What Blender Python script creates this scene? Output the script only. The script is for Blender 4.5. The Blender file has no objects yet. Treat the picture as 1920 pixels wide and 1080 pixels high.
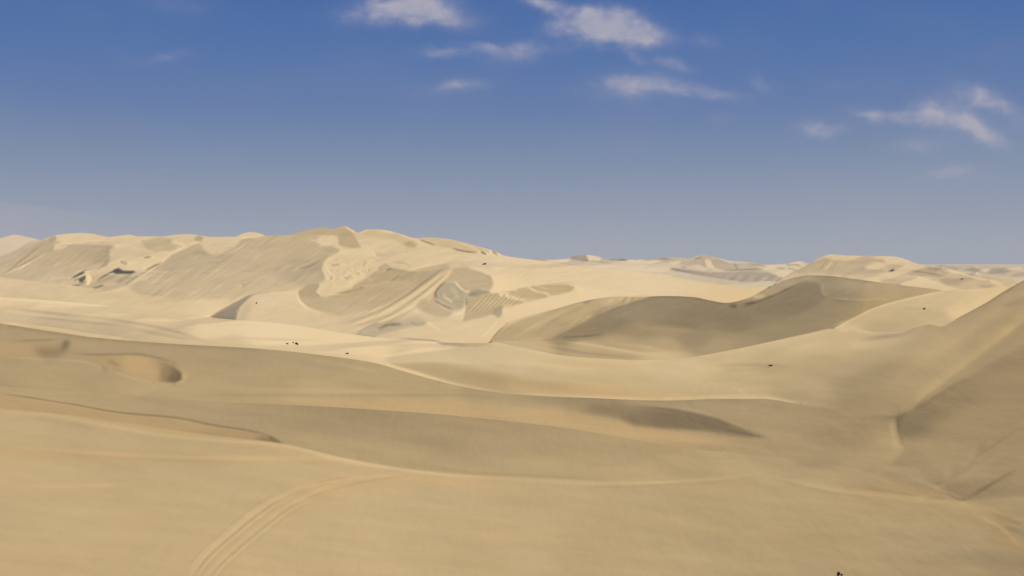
import bpy, bmesh, math, random
import numpy as np
from mathutils import Vector, Matrix, noise as mnoise

R = math.radians
scene = bpy.context.scene
col = scene.collection

# ---------------------------------------------------------------- camera
CAM_H = 20.0                                   # eye height above the sand plain (m)
cam_d = bpy.data.cameras.new('camera'); cam = bpy.data.objects.new('camera', cam_d); col.objects.link(cam)
cam.location = (0, 0, CAM_H); cam.rotation_euler = (R(90), 0, 0)
cam_d.sensor_width = 36.0; cam_d.lens = 36.0*2059/1920; cam_d.shift_y = -48/1920
cam_d.clip_start = 1.0; cam_d.clip_end = 60000
scene.camera = cam

# ---------------------------------------------------------------- exposure
scene.view_settings.view_transform = 'Standard'; scene.view_settings.look = 'None'
scene.view_settings.exposure = 0.0; scene.view_settings.gamma = 1.0
scene.view_settings.use_curve_mapping = False

# ---------------------------------------------------------------- sun
SUN_ELEV, SUN_AZIM = 48.0, 25.0                # azimuth from +X (right) towards +Y (away)
sd = bpy.data.lights.new('sun', 'SUN'); so = bpy.data.objects.new('sun', sd); col.objects.link(so)
sd.energy = 4.2; sd.angle = R(0.53); sd.color = (1.0, 0.955, 0.88)
sdir = Vector((math.cos(R(SUN_ELEV))*math.cos(R(SUN_AZIM)), math.cos(R(SUN_ELEV))*math.sin(R(SUN_AZIM)), math.sin(R(SUN_ELEV))))
so.rotation_euler = sdir.to_track_quat('Z', 'Y').to_euler(); so.location = (200, 100, 300)

# ---------------------------------------------------------------- sky with thin fair-weather clouds
world = bpy.data.worlds.new('World'); scene.world = world; world.use_nodes = True; world.cycles.sampling_method = 'MANUAL'; world.cycles.sample_map_resolution = 256
NT = world.node_tree; NT.nodes.clear()
def N(t, **k):
    n = NT.nodes.new(t)
    for a, b in k.items(): setattr(n, a, b)
    return n
def mth(op, a, b=None, c=None, clamp=False):
    n = N('ShaderNodeMath', operation=op, use_clamp=clamp)
    for i, v in enumerate((a, b, c)):
        if v is None: continue
        if isinstance(v, (int, float)): n.inputs[i].default_value = v
        else: NT.links.new(v, n.inputs[i])
    return n.outputs[0]
tc = N('ShaderNodeTexCoord'); sep = N('ShaderNodeSeparateXYZ'); NT.links.new(tc.outputs['Generated'], sep.inputs[0])
X_, Y_, Z_ = sep.outputs
sky = N('ShaderNodeTexSky', sky_type='NISHITA', sun_disc=False, sun_elevation=R(SUN_ELEV), sun_rotation=R(90-SUN_AZIM), altitude=300, air_density=1.0, dust_density=1.5, ozone_density=2.0)
ramp = N('ShaderNodeValToRGB'); NT.links.new(mth('MULTIPLY', mth('MAXIMUM', Z_, 0.0), 2.0, clamp=True), ramp.inputs[0])
def s2l(c): return tuple((v/255/12.92 if v < 10.3 else ((v/255+.055)/1.055)**2.4)*10 for v in c)
SKY_RAMP = [(0.0, s2l((164,168,177))), (.021, s2l((162,167,177))), (.089, s2l((148,157,174))), (.185, s2l((125,142,170))), (.28, s2l((101,125,169))), (.372, s2l((85,116,168))), (.465, s2l((72,106,164))), (1.0, s2l((52,84,145)))]
el = ramp.color_ramp.elements; el[0].position = 0; el[0].color = SKY_RAMP[0][1]+(1,); el[1].position = 1; el[1].color = SKY_RAMP[-1][1]+(1,)
for p, c in SKY_RAMP[1:-1]: e = el.new(p); e.color = c+(1,)
def mixc(a, b, f, bt='MIX'):
    n = N('ShaderNodeMix', data_type='RGBA', blend_type=bt)
    for s_, v in ((n.inputs[0], f), (n.inputs[6], a), (n.inputs[7], b)):
        if isinstance(v, (int, float)): s_.default_value = v
        elif isinstance(v, tuple): s_.default_value = v+(1,)
        else: NT.links.new(v, s_)
    return n.outputs[2]
hi = N('ShaderNodeMapRange', interpolation_type='SMOOTHSTEP'); NT.links.new(Z_, hi.inputs[0]); hi.inputs[1].default_value = .3; hi.inputs[2].default_value = .6
base = mixc(ramp.outputs[0], mixc(sky.outputs[0], (.75, .68, .6), 1.0, 'MULTIPLY'), hi.outputs[0])
# direction on the sky: u = tan(azimuth), w = tan(elevation), valid ahead of the dunes
ys = mth('MAXIMUM', Y_, .05); U = mth('DIVIDE', X_, ys); W = mth('DIVIDE', Z_, ys)
cmb = N('ShaderNodeCombineXYZ'); NT.links.new(U, cmb.inputs[0]); NT.links.new(mth('MULTIPLY', W, 1.5), cmb.inputs[1])
def nz(scale, detail=5, rough=.6, dist=0.0, off=0.0):
    n = N('ShaderNodeTexNoise'); n.inputs['Scale'].default_value = scale; n.inputs['Detail'].default_value = detail
    n.inputs['Roughness'].default_value = rough; n.inputs['Distortion'].default_value = dist
    mp = N('ShaderNodeVectorMath', operation='ADD'); NT.links.new(cmb.outputs[0], mp.inputs[0]); mp.inputs[1].default_value = (off, off*.7, 0)
    NT.links.new(mp.outputs[0], n.inputs['Vector']); return n.outputs[0]
nA, nB, nC = nz(16, 6, .6, .4), nz(45, 5, .6, .3, 3.1), nz(7, 3, .5, .2, 7.7)
warpU = mth('ADD', U, mth('MULTIPLY', mth('SUBTRACT', nA, .5), .030)); warpW = mth('ADD', W, mth('MULTIPLY', mth('SUBTRACT', nz(20, 6, .6, .4, 11.3), .5), .022))
# x, y, half width, half height (on the picture of the sky), density, skew
CLOUDS = [(720,18,62,20,.52,.10),(770,14,60,24,.55,0),(815,26,58,18,.48,-.25),(760,38,75,12,.16,0),(1120,40,60,24,.66,.0),(1160,55,52,24,.66,-.1),(1200,62,45,16,.5,-.2),(1080,46,42,13,.5,.1),(1140,72,50,14,.3,0),
 (1010,4,34,14,.42,-.3),(1060,20,26,14,.14,-.5),(830,99,44,9,.30,0),(905,90,36,7,.20,-.1),(985,98,50,14,.27,.1),(865,160,46,12,.26,.1),(1175,163,52,18,.27,-.1),(1215,155,30,14,.20,0),(1270,166,60,15,.25,-.1),(1345,175,48,11,.22,-.2),(1080,172,30,12,.10,0),
 (1260,120,28,12,.25,-.2),(1195,108,16,14,.16,-.6),(1430,160,20,13,.15,-.4),(1565,160,24,9,.08,0),(1650,160,30,9,.10,0),(1330,78,26,14,.12,-.2),(1350,220,22,12,.13,0),(1524,240,30,11,.30,0),(1560,248,26,12,.16,.2),
 (1640,216,34,12,.50,-.2),(1700,222,46,12,.42,0),(1765,206,42,24,.48,-.1),(1812,232,52,20,.45,-.45),(1850,250,36,12,.30,-.4),(1836,180,38,20,.46,-.3),(1880,208,44,18,.42,-.5),(1730,270,50,16,.14,0),(1700,278,30,9,.12,0),(1782,327,38,13,.26,0),(1830,322,40,14,.08,0),
 (330,8,70,18,.10,-.2),(320,104,34,11,.13,.1),(270,110,40,10,.06,0)]
dens = None
for cx, cy, a, b, dn, sk in CLOUDS:
    dn = dn*(1.35 if dn < .31 else 1.0)
    u0, w0 = (cx-960)/2059, (492-cy)/2059
    du = mth('SUBTRACT', warpU, u0); dw = mth('SUBTRACT', mth('SUBTRACT', warpW, w0), mth('MULTIPLY', du, sk*.9))
    q = mth('ADD', mth('POWER', mth('MULTIPLY', du, 2059/(a*1.42)), 2.0), mth('POWER', mth('MULTIPLY', dw, 2059/(b*1.3)), 2.0))
    m = mth('MULTIPLY', mth('EXPONENT', mth('MULTIPLY', q, -1.25)), dn)
    dens = m if dens is None else mth('ADD', mth('MULTIPLY', dens, mth('SUBTRACT', 1.0, m)), m)
tex = mth('MAXIMUM', 0.0, mth('ADD', -.55, mth('MULTIPLY', mth('ADD', mth('MULTIPLY', nA, .65), mth('MULTIPLY', nB, .45)), 2.9)))
dens = mth('MULTIPLY', dens, tex); 
sm = N('ShaderNodeMapRange', interpolation_type='SMOOTHSTEP'); NT.links.new(dens, sm.inputs[0]); sm.inputs[1].default_value = .06; sm.inputs[2].default_value = .82
dens = mth('MULTIPLY', mth('MINIMUM', mth('ADD', mth('MULTIPLY', sm.outputs[0], .62), mth('MULTIPLY', dens, .45)), .95), mth('ADD', .45, mth('MULTIPLY', nB, .95)))
# low veil at the left and a faint one above the horizon
veil = mth('MULTIPLY', mth('LESS_THAN', 0.0, mth('SUBTRACT', mth('SUBTRACT', .057, W), mth('MULTIPLY', mth('ADD', U, .466), .28))), 1.0)
vm = N('ShaderNodeMapRange', interpolation_type='SMOOTHSTEP'); NT.links.new(mth('ADD', mth('SUBTRACT', mth('SUBTRACT', .0575, W), mth('MULTIPLY', mth('ADD', U, .466), .13)), mth('MULTIPLY', mth('SUBTRACT', nC, .5), .006)), vm.inputs[0])
vm.inputs[1].default_value = 0; vm.inputs[2].default_value = .004
vx = N('ShaderNodeMapRange', interpolation_type='SMOOTHSTEP'); NT.links.new(U, vx.inputs[0]); vx.inputs[1].default_value = -.30; vx.inputs[2].default_value = -.47
veil = mth('MULTIPLY', mth('MULTIPLY', vm.outputs[0], vx.outputs[0]), .27)
streak = N('ShaderNodeMapRange', interpolation_type='SMOOTHSTEP'); NT.links.new(nC, streak.inputs[0]); streak.inputs[1].default_value = .45; streak.inputs[2].default_value = .8
veil = mth('ADD', veil, mth('MULTIPLY', streak.outputs[0], .05))
CLOUD_C = (3.9, 3.85, 4.75)
wc = mixc(base, CLOUD_C, dens); wc = mixc(wc, (4.6, 4.2, 4.4), veil)
bg = N('ShaderNodeBackground'); bg.inputs[1].default_value = 0.10; NT.links.new(wc, bg.inputs[0])
wo = N('ShaderNodeOutputWorld'); NT.links.new(bg.outputs[0], wo.inputs[0])

# ---------------------------------------------------------------- numeric sculpting helpers
HZ, FPX, CAMH = 492.0, 2059.0, 20.0       # horizon row, focal length in photo pixels, eye height (m)
SUN_EL, SUN_AZ = math.radians(48), math.radians(25)      # elevation; azimuth measured from +X towards +Y
SV = np.array([math.cos(SUN_EL)*math.cos(SUN_AZ), math.cos(SUN_EL)*math.sin(SUN_AZ), math.sin(SUN_EL)])
AMB, KK = 0.20, 0.50                      # sky fill relative to the sun, sand brightness in full sun

def cv(pts, x):                            # smooth monotone curve through (x, y) points
    p = np.array(pts, float); X, Y = p[:, 0], p[:, 1]
    h = np.diff(X); d = np.diff(Y) / h
    m = np.zeros(len(X)); m[0], m[-1] = d[0], d[-1]
    for i in range(1, len(X) - 1):
        if d[i-1] * d[i] > 0:
            w1, w2 = 2*h[i] + h[i-1], h[i] + 2*h[i-1]
            m[i] = (w1 + w2) / (w1/d[i-1] + w2/d[i])
    x = np.asarray(x, float); xc = np.clip(x, X[0], X[-1])
    k = np.clip(np.searchsorted(X, xc) - 1, 0, len(X) - 2)
    t = (xc - X[k]) / h[k]
    y = ((1+2*t)*(1-t)**2*Y[k] + t*(1-t)**2*h[k]*m[k] + t*t*(3-2*t)*Y[k+1] + t*t*(t-1)*h[k]*m[k+1])
    return y + np.clip((x - X[-1]), 0, None)*m[-1] + np.clip((x - X[0]), None, 0)*m[0]

def g1(a, s, ax):
    if s < .3: return a
    n = int(3*s) + 1
    k = np.exp(-.5*(np.arange(-n, n+1)/s)**2); k /= k.sum()
    p = [(0, 0)]*a.ndim; p[ax] = (n, n)
    b = np.pad(a, p, mode='edge'); o = np.zeros_like(a)
    for i in range(2*n + 1):
        sl = [slice(None)]*a.ndim; sl[ax] = slice(i, i + a.shape[ax])
        o += k[i]*b[tuple(sl)]
    return o

def blur(a, s, sy=None): return g1(g1(a, s, 1), s if sy is None else sy, 0)

rng = np.random.RandomState(7)
PERM = rng.permutation(4096)
GR = rng.rand(4096)*2*np.pi
def pnoise(x, y, seed=0):                  # gradient noise, about -0.7..0.7
    xi, yi = np.floor(x).astype(int), np.floor(y).astype(int); xf, yf = x - xi, y - yi
    def g(ix, iy, fx, fy):
        a = GR[PERM[(PERM[(ix + seed*131) & 4095] + iy) & 4095]]
        return np.cos(a)*fx + np.sin(a)*fy
    u, v = xf**3*(xf*(xf*6-15)+10), yf**3*(yf*(yf*6-15)+10)
    a = g(xi, yi, xf, yf)*(1-u) + g(xi+1, yi, xf-1, yf)*u
    b = g(xi, yi+1, xf, yf-1)*(1-u) + g(xi+1, yi+1, xf-1, yf-1)*u
    return a*(1-v) + b*v
def fbm(x, y, o=4, seed=0):
    s, a = 0, 1.
    for i in range(o): s = s + a*pnoise(x*2**i, y*2**i, seed + i); a *= .5
    return s

# canvas: how steeply each bit of sand faces the sun (the relief is solved from it)
CX0, CX1, CY0, CY1, CS = -160, 2080, 420, 1140, 1.25
cxs = np.arange(CX0, CX1, CS); cys = np.arange(CY0, CY1, CS)
GX, GY = np.meshgrid(cxs, cys)
T = np.full(GX.shape, 180.0)
CRUST = np.zeros(GX.shape); TINT = np.zeros(GX.shape)                  # +1 ochre sand, -1 grey-olive crust

def band(top, bot, soft=1.0):
    soft = max(soft, .6)
    ct, cb = cv(top, cxs), cv(bot, cxs); m = np.clip((GY-ct)/soft*.5+.5, 0, 1)*np.clip((cb-GY)/soft*.5+.5, 0, 1)
    r = np.nonzero(m.any(1))[0]; s = (slice(r[0], r[-1]+1), slice(0, len(cxs))); return m[s], s
def poly(P, soft=2.0):
    P = np.array(P, float); e = 3*soft+4; x0, y0 = P.min(0)-e; x1, y1 = P.max(0)+e
    s = (slice(max(int((y0-CY0)/CS), 0), max(int((y1-CY0)/CS)+1, 1)), slice(max(int((x0-CX0)/CS), 0), max(int((x1-CX0)/CS)+1, 1)))
    gx, gy = GX[s], GY[s]; m = np.zeros(gx.shape, bool)
    for (ax, ay), (bx, by) in zip(P, np.roll(P, -1, 0)):
        if ay == by: continue
        m ^= ((ay > gy) != (by > gy)) & (gx < (bx-ax)*(gy-ay)/(by-ay) + ax)
    return blur(m.astype(float), soft/CS), s
def smp(S, ex=2.6, p=2.2):                 # scattered tones -> smooth field
    def f(s):
        gx, gy = GX[s], GY[s]; w = np.zeros(gx.shape); v = np.zeros(gx.shape)
        for x, y, l in S:
            d = ((gx-x)/ex)**2 + (gy-y)**2 + 60.; k = d**(-p); w += k; v += k*l
        return v/w
    return f
def lay(ms, val, a=1.0):
    m, s = ms; v = val(s) if callable(val) else val; T[s] = T[s]*(1-m*a) + v*m*a
def tint(ms, v, a=1.0):
    m, s = ms; TINT[s] = TINT[s]*(1-m*a) + v*m*a
def P(pts, val, soft=2.0, a=1.0, mineral=None):
    m = poly(pts, soft); lay(m, val, a)
    if mineral is not None and mineral > 0: tint(m, mineral)
    elif mineral is not None: CRUST[m[1]] = np.maximum(CRUST[m[1]], -mineral*m[0])
def sc(pts, n=6):                          # smooth a hand-drawn polyline
    p = np.array(pts, float); s = np.r_[0, np.cumsum(np.hypot(*np.diff(p, axis=0).T))]
    q = np.linspace(0, s[-1], n*(len(p)-1)+1)
    return np.c_[cv(np.c_[s, p[:, 0]], q), cv(np.c_[s, p[:, 1]], q)]
def S(pts, w, dv, fade=.25, smooth=True):  # add dv along a stroke (tapered at the ends)
    q = np.array(sc(pts) if smooth and len(pts) > 2 else pts)
    x0, y0 = q.min(0) - 4*w; x1, y1 = q.max(0) + 4*w
    iy = slice(max(int((y0-CY0)/CS), 0), max(int((y1-CY0)/CS)+1, 0)); ix = slice(max(int((x0-CX0)/CS), 0), max(int((x1-CX0)/CS)+1, 0))
    gx, gy = GX[iy, ix], GY[iy, ix]
    if gx.size == 0: return
    best = np.full(gx.shape, 1e9); al = np.zeros(gx.shape)
    L = np.r_[0, np.cumsum(np.hypot(*np.diff(q, axis=0).T))]
    for i in range(len(q)-1):
        a, b = q[i], q[i+1]; d = b - a; n = max(d@d, 1e-6)
        t = np.clip(((gx-a[0])*d[0] + (gy-a[1])*d[1])/n, 0, 1)
        e = np.hypot(gx-a[0]-t*d[0], gy-a[1]-t*d[1]); k = e < best
        best = np.where(k, e, best); al = np.where(k, (L[i] + t*math.sqrt(n))/L[-1], al)
    tp = np.clip(al/fade, 0, 1)*np.clip((1-al)/fade, 0, 1) if fade else 1
    if y1 < 660: dv = dv*1.35; w = w*.9
    T[iy, ix] += dv*np.exp(-.5*(best/(w*.6))**2)*tp

# ---------------------------------------------------------------- contour lines of the dunes (photo pixels)
FAR_L = [(-160,449),(0,446),(28,440),(50,444),(75,450),(100,458),(140,475)]
FAR_M = [(930,492),(1000,488),(1040,487),(1065,485),(1078,479),(1100,478),(1120,481),(1140,486),(1160,485),(1185,487),(1240,484),(1270,482),(1290,485),(1310,479),(1325,478),(1345,483),(1370,489),(1400,491),(1445,497),(1475,494),(1500,490),(1515,494),(1560,500),(1640,512)]
FAR_R = [(1700,512),(1730,503),(1742,500),(1752,499),(1766,496),(1778,498),(1800,497),(1812,496.5),(1826,499),(1842,500),(1852,498.6),(1866,501),(1890,502),(1904,500.5),(1920,501),(1960,503),(2080,500)]
MID_R = [(1440,543),(1456,530),(1480,514),(1503,503),(1520,493),(1543,481),(1560,477),(1590,479),(1640,480),(1678,481),(1700,487),(1722,495),(1742,500),(1775,504),(1800,510),(1830,515),(1870,522),(1940,540)]
HILL = [(-160,522),(-60,512),(0,491),(25,481),(60,460),(87,446),(105,441),(150,437),(170,438),(205,444),(225,442),(242,440),(262,443),(300,443),(350,439),(375,441),(400,444),(440,444),(455,438),(470,435),(485,437),(500,442),(545,440),(560,436),(580,431),(605,427),(625,429),(645,424),(660,430),(671,436),(690,430),(710,430),(745,437),(784,447),(800,445),(840,448),(870,455),(905,464),(930,472),(945,479),(1000,487),(1060,495),(1110,502),(1160,507),(1250,515),(1300,525),(1360,534),(1400,539),(1440,537),(1500,545)]
BACK = [(-160,548),(0,557),(150,568),(300,584),(400,596),(540,608),(640,624),(720,634),(800,640),(870,643),(925,643)]
NEAR = BACK + [(960,649),(1000,658),(1080,670),(1200,676),(1280,672),(1350,661),(1450,640),(1520,625),(1560,617),(1600,616),(1640,623),(1690,622),(1718,614),(1742,608),(1764,612),(1800,594),(1850,567),(1880,548),(1920,525),(2080,430)]
DARK = [(860,665),(915,650),(924,632),(936,618),(960,604),(990,593),(1040,580),(1080,568),(1120,560),(1160,556),(1190,557),(1250,555),(1300,557),(1330,563),(1362,568),(1400,560),(1440,540),(1480,523),(1520,516),(1550,517),(1600,523),(1700,536),(1770,545),(1830,566)]
EAST = [(1500,642),(1560,617),(1600,597),(1640,577),(1700,560),(1770,546),(1850,541),(1900,537),(2080,530)]
G = [(-160,592),(0,607),(100,622),(170,632),(300,643),(500,655),(620,668),(700,680),(760,697),(830,716),(900,731),(960,739),(1100,746),(1250,751),(1350,748),(1430,748),(1500,758),(1560,768),(1620,778),(1680,780),(1740,738),(1800,694),(1850,656),(1925,598),(2080,485)]
M = [(-160,715),(0,725),(200,738),(350,750),(500,757),(620,763),(800,775),(930,787),(1050,801),(1150,817),(1200,826),(1300,842),(1400,852),(1500,862),(1600,879),(1700,904),(1755,911),(1850,844),(1920,793),(2080,680)]
C = [(-160,752),(0,766),(100,775),(250,795),(380,814),(530,832),(640,858),(800,884),(1000,900),(1150,908),(1300,902),(1420,891),(1520,905),(1640,920),(1750,935),(1810,940),(1900,965),(2080,1010)]
BOT = [(-160,1135),(2080,1135)]

def off(c, d): return [(x, y+d) for x, y in c]
# ---------------------------------------------------------------- tones, region by region (0..255 as the eye sees sunlit sand)
# distant dunes
lay(band(off(FAR_L,-20), off(BACK,0)), smp([(0,450,190),(30,455,192),(0,475,188),(60,465,190),(0,500,178)]))
lay(band(off(FAR_M,-20), off(DARK,0)), smp([(1000,492,182),(1100,490,176),(1200,490,190),(1350,490,178),(1400,510,178),(1250,500,190),(1450,500,190),(1550,505,180)]))
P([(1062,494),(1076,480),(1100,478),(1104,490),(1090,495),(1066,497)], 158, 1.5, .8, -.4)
P([(1100,478),(1118,481),(1132,487),(1104,489)], 196, 1.2)
P([(1020,491),(1034,485),(1040,492),(1050,496),(1028,494)], 160, 1.5, .7)
S([(1110,502),(1135,501),(1165,507)], 2.2, -30); S([(1150,491),(1180,486),(1200,490)], 2, -18); S([(1165,485),(1230,494)], 3, 8)
P([(1162,484),(1270,482),(1300,480),(1296,500),(1262,494),(1230,490),(1180,487)], 168, 1.5, .7)
P([(1250,492),(1275,489),(1276,493),(1262,497)], 196, 1.3)
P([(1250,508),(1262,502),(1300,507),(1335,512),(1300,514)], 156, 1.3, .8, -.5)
P([(1292,492),(1310,480),(1330,478),(1352,486),(1375,490),(1410,497),(1440,507),(1385,509),(1345,508),(1330,506),(1300,500)], 168, 1.5, .85)
P([(1322,486),(1330,488),(1340,503),(1360,508),(1342,509),(1326,502)], 204, 1.2)
P([(1292,498),(1310,496),(1330,504),(1320,509)], 190, 1.2)
S([(1360,508),(1380,506),(1430,505)], 2, -14); S([(1376,492),(1384,506)], 2, -16)
P([(1250,518),(1300,513),(1400,508),(1440,510),(1475,522),(1440,536),(1400,539),(1350,534),(1300,527)], 165, 1.5, 1, -.3)
for i in range(9):
    x = 1345 + i*12; S([(x, 535), (x+26, 514)], 1.5, (-12 if i % 2 else 9))
P([(1440,508),(1500,508),(1520,513),(1480,520),(1460,516)], 192, 1.5)
# mid dune on the right
lay(band(MID_R, off(DARK, 30)), smp([(1550,484,192),(1650,484,192),(1700,490,190),(1520,500,175),(1560,505,170),(1640,500,178),(1700,505,184),(1600,512,172),(1750,515,178),(1800,520,172),(1850,530,176),(1700,530,198)]))
P([(1490,510),(1520,494),(1545,482),(1560,487),(1600,488),(1625,482),(1655,486),(1668,492),(1640,492),(1622,498),(1632,505),(1672,496),(1700,497),(1680,508),(1620,516),(1530,513)], 167, 1.5, .95)
P([(1620,500),(1650,493),(1664,499),(1640,505),(1628,505)], 192, 1.3)
S([(1545,508),(1562,488)], 1.6, 14); S([(1535,508),(1552,487)], 1.6, -8); S([(1556,508),(1574,487)], 2, -6)
S([(1668,508),(1676,505)], 2, -30, 0)
P([(1700,510),(1740,503),(1775,507),(1776,515),(1760,521),(1740,518),(1715,514)], 162, 1.5, .9)
P([(1560,521),(1640,520),(1700,516),(1740,524),(1780,538),(1810,543),(1775,546),(1700,538),(1600,524)], 202, 1.2)
P([(1645,522),(1660,518),(1678,523),(1682,529),(1662,532),(1648,529)], 176, 1.6, .8)
for i in range(5): S([(1690+i*10, 519+i*2), (1745+i*10, 538+i)], 1.4, -7)
P([(1772,520),(1800,522),(1835,520),(1805,528),(1798,536),(1775,534),(1760,525)], 158, 1.8, .8)
P([(1820,533),(1845,520),(1860,520),(1880,532),(1850,533)], 172, 1.4, .8)
P([(1856,524),(1868,527),(1882,533),(1860,532)], 202, 1.2)
P([(1832,536),(1850,534),(1872,534),(1855,539),(1840,539)], 158, 1, .9)
lay(band(FAR_R, off(FAR_R, 16)), smp([(1750,503,160),(1800,505,168),(1850,508,165),(1900,506,172),(1820,512,180),(1990,505,168)]), .8)
S([(1805,513),(1820,511),(1840,515)], 2, 16); S([(1808,512),(1824,514)], 1.6, -22)
for q_, v_ in (([(1736,505),(1752,501),(1768,503),(1756,508)],150),([(1770,503),(1785,500),(1800,503),(1790,507)],158),([(1806,507),(1824,501),(1840,505),(1830,511)],150),([(1848,512),(1862,505),(1885,503),(1900,506),(1880,514)],152),([(1810,512),(1822,509),(1832,513),(1822,517)],148),([(1890,520),(1905,512),(1925,510),(1940,520)],160),([(1776,509),(1796,508),(1806,512),(1790,514)],190),([(1838,506),(1850,503),(1856,507),(1846,510)],198)):
    P(q_, v_, 1.4, .85)
S([(1756,506),(1790,510),(1830,521),(1870,528)], 2, 12); S([(1880,506),(1920,503)], 2, 12); S([(1700,506),(1740,512),(1772,518)], 2, -10)
for q_ in ([(1135,489),(1160,487),(1185,489)],[(1200,487),(1230,485),(1262,487)],[(1400,494),(1420,497),(1440,500)],[(1470,497),(1490,496),(1505,500)],[(1450,503),(1480,504),(1500,507)],[(1040,493),(1052,492)],[(1275,500),(1290,503)],[(1300,486),(1318,482)]): S(q_, 1.8, -18)
for q_ in ([(1440,499),(1470,500),(1500,503)],[(1345,484),(1370,492),(1400,494)],[(1478,497),(1492,493),(1506,493)],[(1210,492),(1240,489)]): S(q_, 1.8, 14)
# big hill: bright plateaus first
lay(band(off(HILL,-10), off(NEAR, 6), 1), smp([(30,490,172),(160,442,192),(300,445,190),(400,450,188),(450,448,190),(600,440,178),(650,470,193),(760,455,190),(850,475,194),(950,500,197),(1100,510,197),(1100,530,198),(1200,530,200),(1300,545,199),(1400,548,196),(1000,520,197),(900,500,195),(0,545,190),(150,555,190),(300,575,190),(450,600,188),(350,585,193),(500,570,190),(600,600,188),(700,620,184),(800,620,190),(900,610,192),(1000,580,196),(1100,550,199),(620,500,190),(700,500,188),(850,630,192),(1000,560,200)]))
# left dune of the hill
P([(-60,530),(0,492),(25,482),(60,460),(88,446),(104,441),(100,450),(120,458),(150,457),(200,456),(214,460),(210,470),(206,485),(200,500),(165,508),(150,520),(135,533),(100,534),(0,521)], smp([(100,450,166),(200,460,164),(200,480,162),(50,510,172),(120,500,171),(100,530,179),(150,510,174)]), 2.4)
P([(103,458),(120,459),(128,462),(112,468),(100,470)], 190, 1.6)
P([(90,449),(104,443),(106,449),(95,454)], 158, 1.4)
S([(60,490),(30,505),(0,519)], 2.5, 8); S([(82,474),(50,492),(26,503)], 2, -16); S([(88,452),(40,488),(5,517)], 3, -10); S([(90,472),(55,492),(20,519)], 3, 8)
S([(218,463),(208,478),(206,492)], 2, -14); S([(204,460),(196,500)], 7, -5)
P([(206,470),(225,464),(262,458),(290,462),(300,472),(270,483),(235,492),(208,490)], 183, 2)
P([(262,452),(300,445),(320,447),(322,458),(335,466),(320,470),(290,473),(276,468)], 170, 1.8, .9)
S([(322,452),(336,456),(350,460)], 1.6, 14); S([(322,458),(345,465)], 1.6, -12); S([(350,460),(380,452)], 3, 8)
P([(362,447),(374,441),(382,447),(378,453),(368,452)], 160, 1.4, .8)
# dark pockets under the pale shelf
P([(206,496),(228,484),(262,483),(290,486),(302,490),(272,500),(245,504),(226,500),(222,497)], 192, 1.8)
S([(228,491),(236,494)], 4, -20, 0); S([(268,484),(285,481)], 2, -30)
P([(130,531),(165,520),(222,502),(240,508),(275,508),(305,492),(300,500),(240,535),(200,545),(160,543),(135,535)], 172, 2)
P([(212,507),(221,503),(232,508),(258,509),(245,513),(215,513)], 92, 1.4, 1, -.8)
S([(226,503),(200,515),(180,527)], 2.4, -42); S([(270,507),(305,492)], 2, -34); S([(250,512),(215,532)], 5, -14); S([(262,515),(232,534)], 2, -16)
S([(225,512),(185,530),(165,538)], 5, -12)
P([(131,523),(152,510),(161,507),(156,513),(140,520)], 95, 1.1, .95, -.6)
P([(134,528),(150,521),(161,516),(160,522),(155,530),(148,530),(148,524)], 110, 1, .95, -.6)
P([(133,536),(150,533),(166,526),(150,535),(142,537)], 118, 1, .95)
S([(162,510),(168,525),(160,537)], 4, 22); S([(170,543),(190,536),(196,533)], 2.5, -26)
# great slip face
P([(238,540),(262,524),(300,497),(322,478),(360,461),(374,457),(390,474),(410,474),(440,464),(452,450),(476,446),(500,444),(520,440),(548,440),(560,447),(575,450),(598,456),(600,462),(622,461),(640,463),(632,472),(618,478),(608,490),(604,500),(612,510),(615,522),(600,530),(580,534),(560,543),(545,548),(510,549),(470,551),(440,560),(330,562),(285,556),(258,551)], smp([(300,540,174),(330,500,166),(400,520,175),(400,480,167),(500,470,172),(520,540,180),(560,470,170),(570,520,165),(600,500,158),(540,445,176),(430,550,177),(340,555,178)]), 2.6)
P([(380,464),(400,456),(425,463),(440,466),(415,473),(395,475),(385,469)], 186, 2.6, .85)
P([(392,474),(412,474),(432,470),(420,472),(400,476)], 195, 1.6, .9)
S([(360,475),(385,474),(395,478)], 5, -8); S([(470,452),(440,470),(420,478)], 2, 8); S([(440,452),(480,447)], 3, -8)
for a in [(305,502,262,530,9),(320,505,280,535,7),(300,492,262,516,-10),(330,500,295,525,-6),(460,470,360,540,3),(500,470,420,530,3)]:
    S([(a[0],a[1]),(a[2],a[3])], 2.6, a[4])
S([(608,481),(570,497),(540,510)], 3, 12); S([(606,487),(580,499),(555,505)], 2, -12); S([(600,500),(560,515),(545,530)], 9, -6)
S([(450,530),(462,540)], 6, -5); S([(450,538),(475,528)], 2, -6); S([(447,534),(455,537)], 3, 8)
# skyline knolls
P([(547,441),(560,436),(582,431),(605,427),(625,430),(640,426),(645,424),(659,431),(662,440),(668,450),(676,464),(660,466),(636,462),(634,450),(632,442),(600,441),(585,443),(560,445)], 172, 1.5, 1, .5)
P([(640,430),(646,426),(655,433),(668,450),(676,464),(640,461),(636,450)], 169, 2.2, 1, .3)
P([(590,434),(605,428),(612,436),(605,441),(590,441)], 164, 2, .7, .3)
S([(600,444),(625,445),(634,452)], 3, 14); S([(646,425),(658,432),(668,436)], 1.8, 18)
P([(672,440),(690,431),(710,430),(745,438),(775,452),(782,460),(776,464),(755,460),(742,450),(700,444)], 180, 2, .9, .3)
P([(758,455),(770,452),(782,460),(778,464),(762,463)], 164, 2.2, .9, .3)
S([(700,432),(745,438),(784,449)], 2, 14)
P([(786,446),(800,445),(840,449),(870,456),(900,464),(920,472),(900,475),(880,473),(850,468),(820,460),(800,453)], 178, 1.2, .9, .2)
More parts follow.
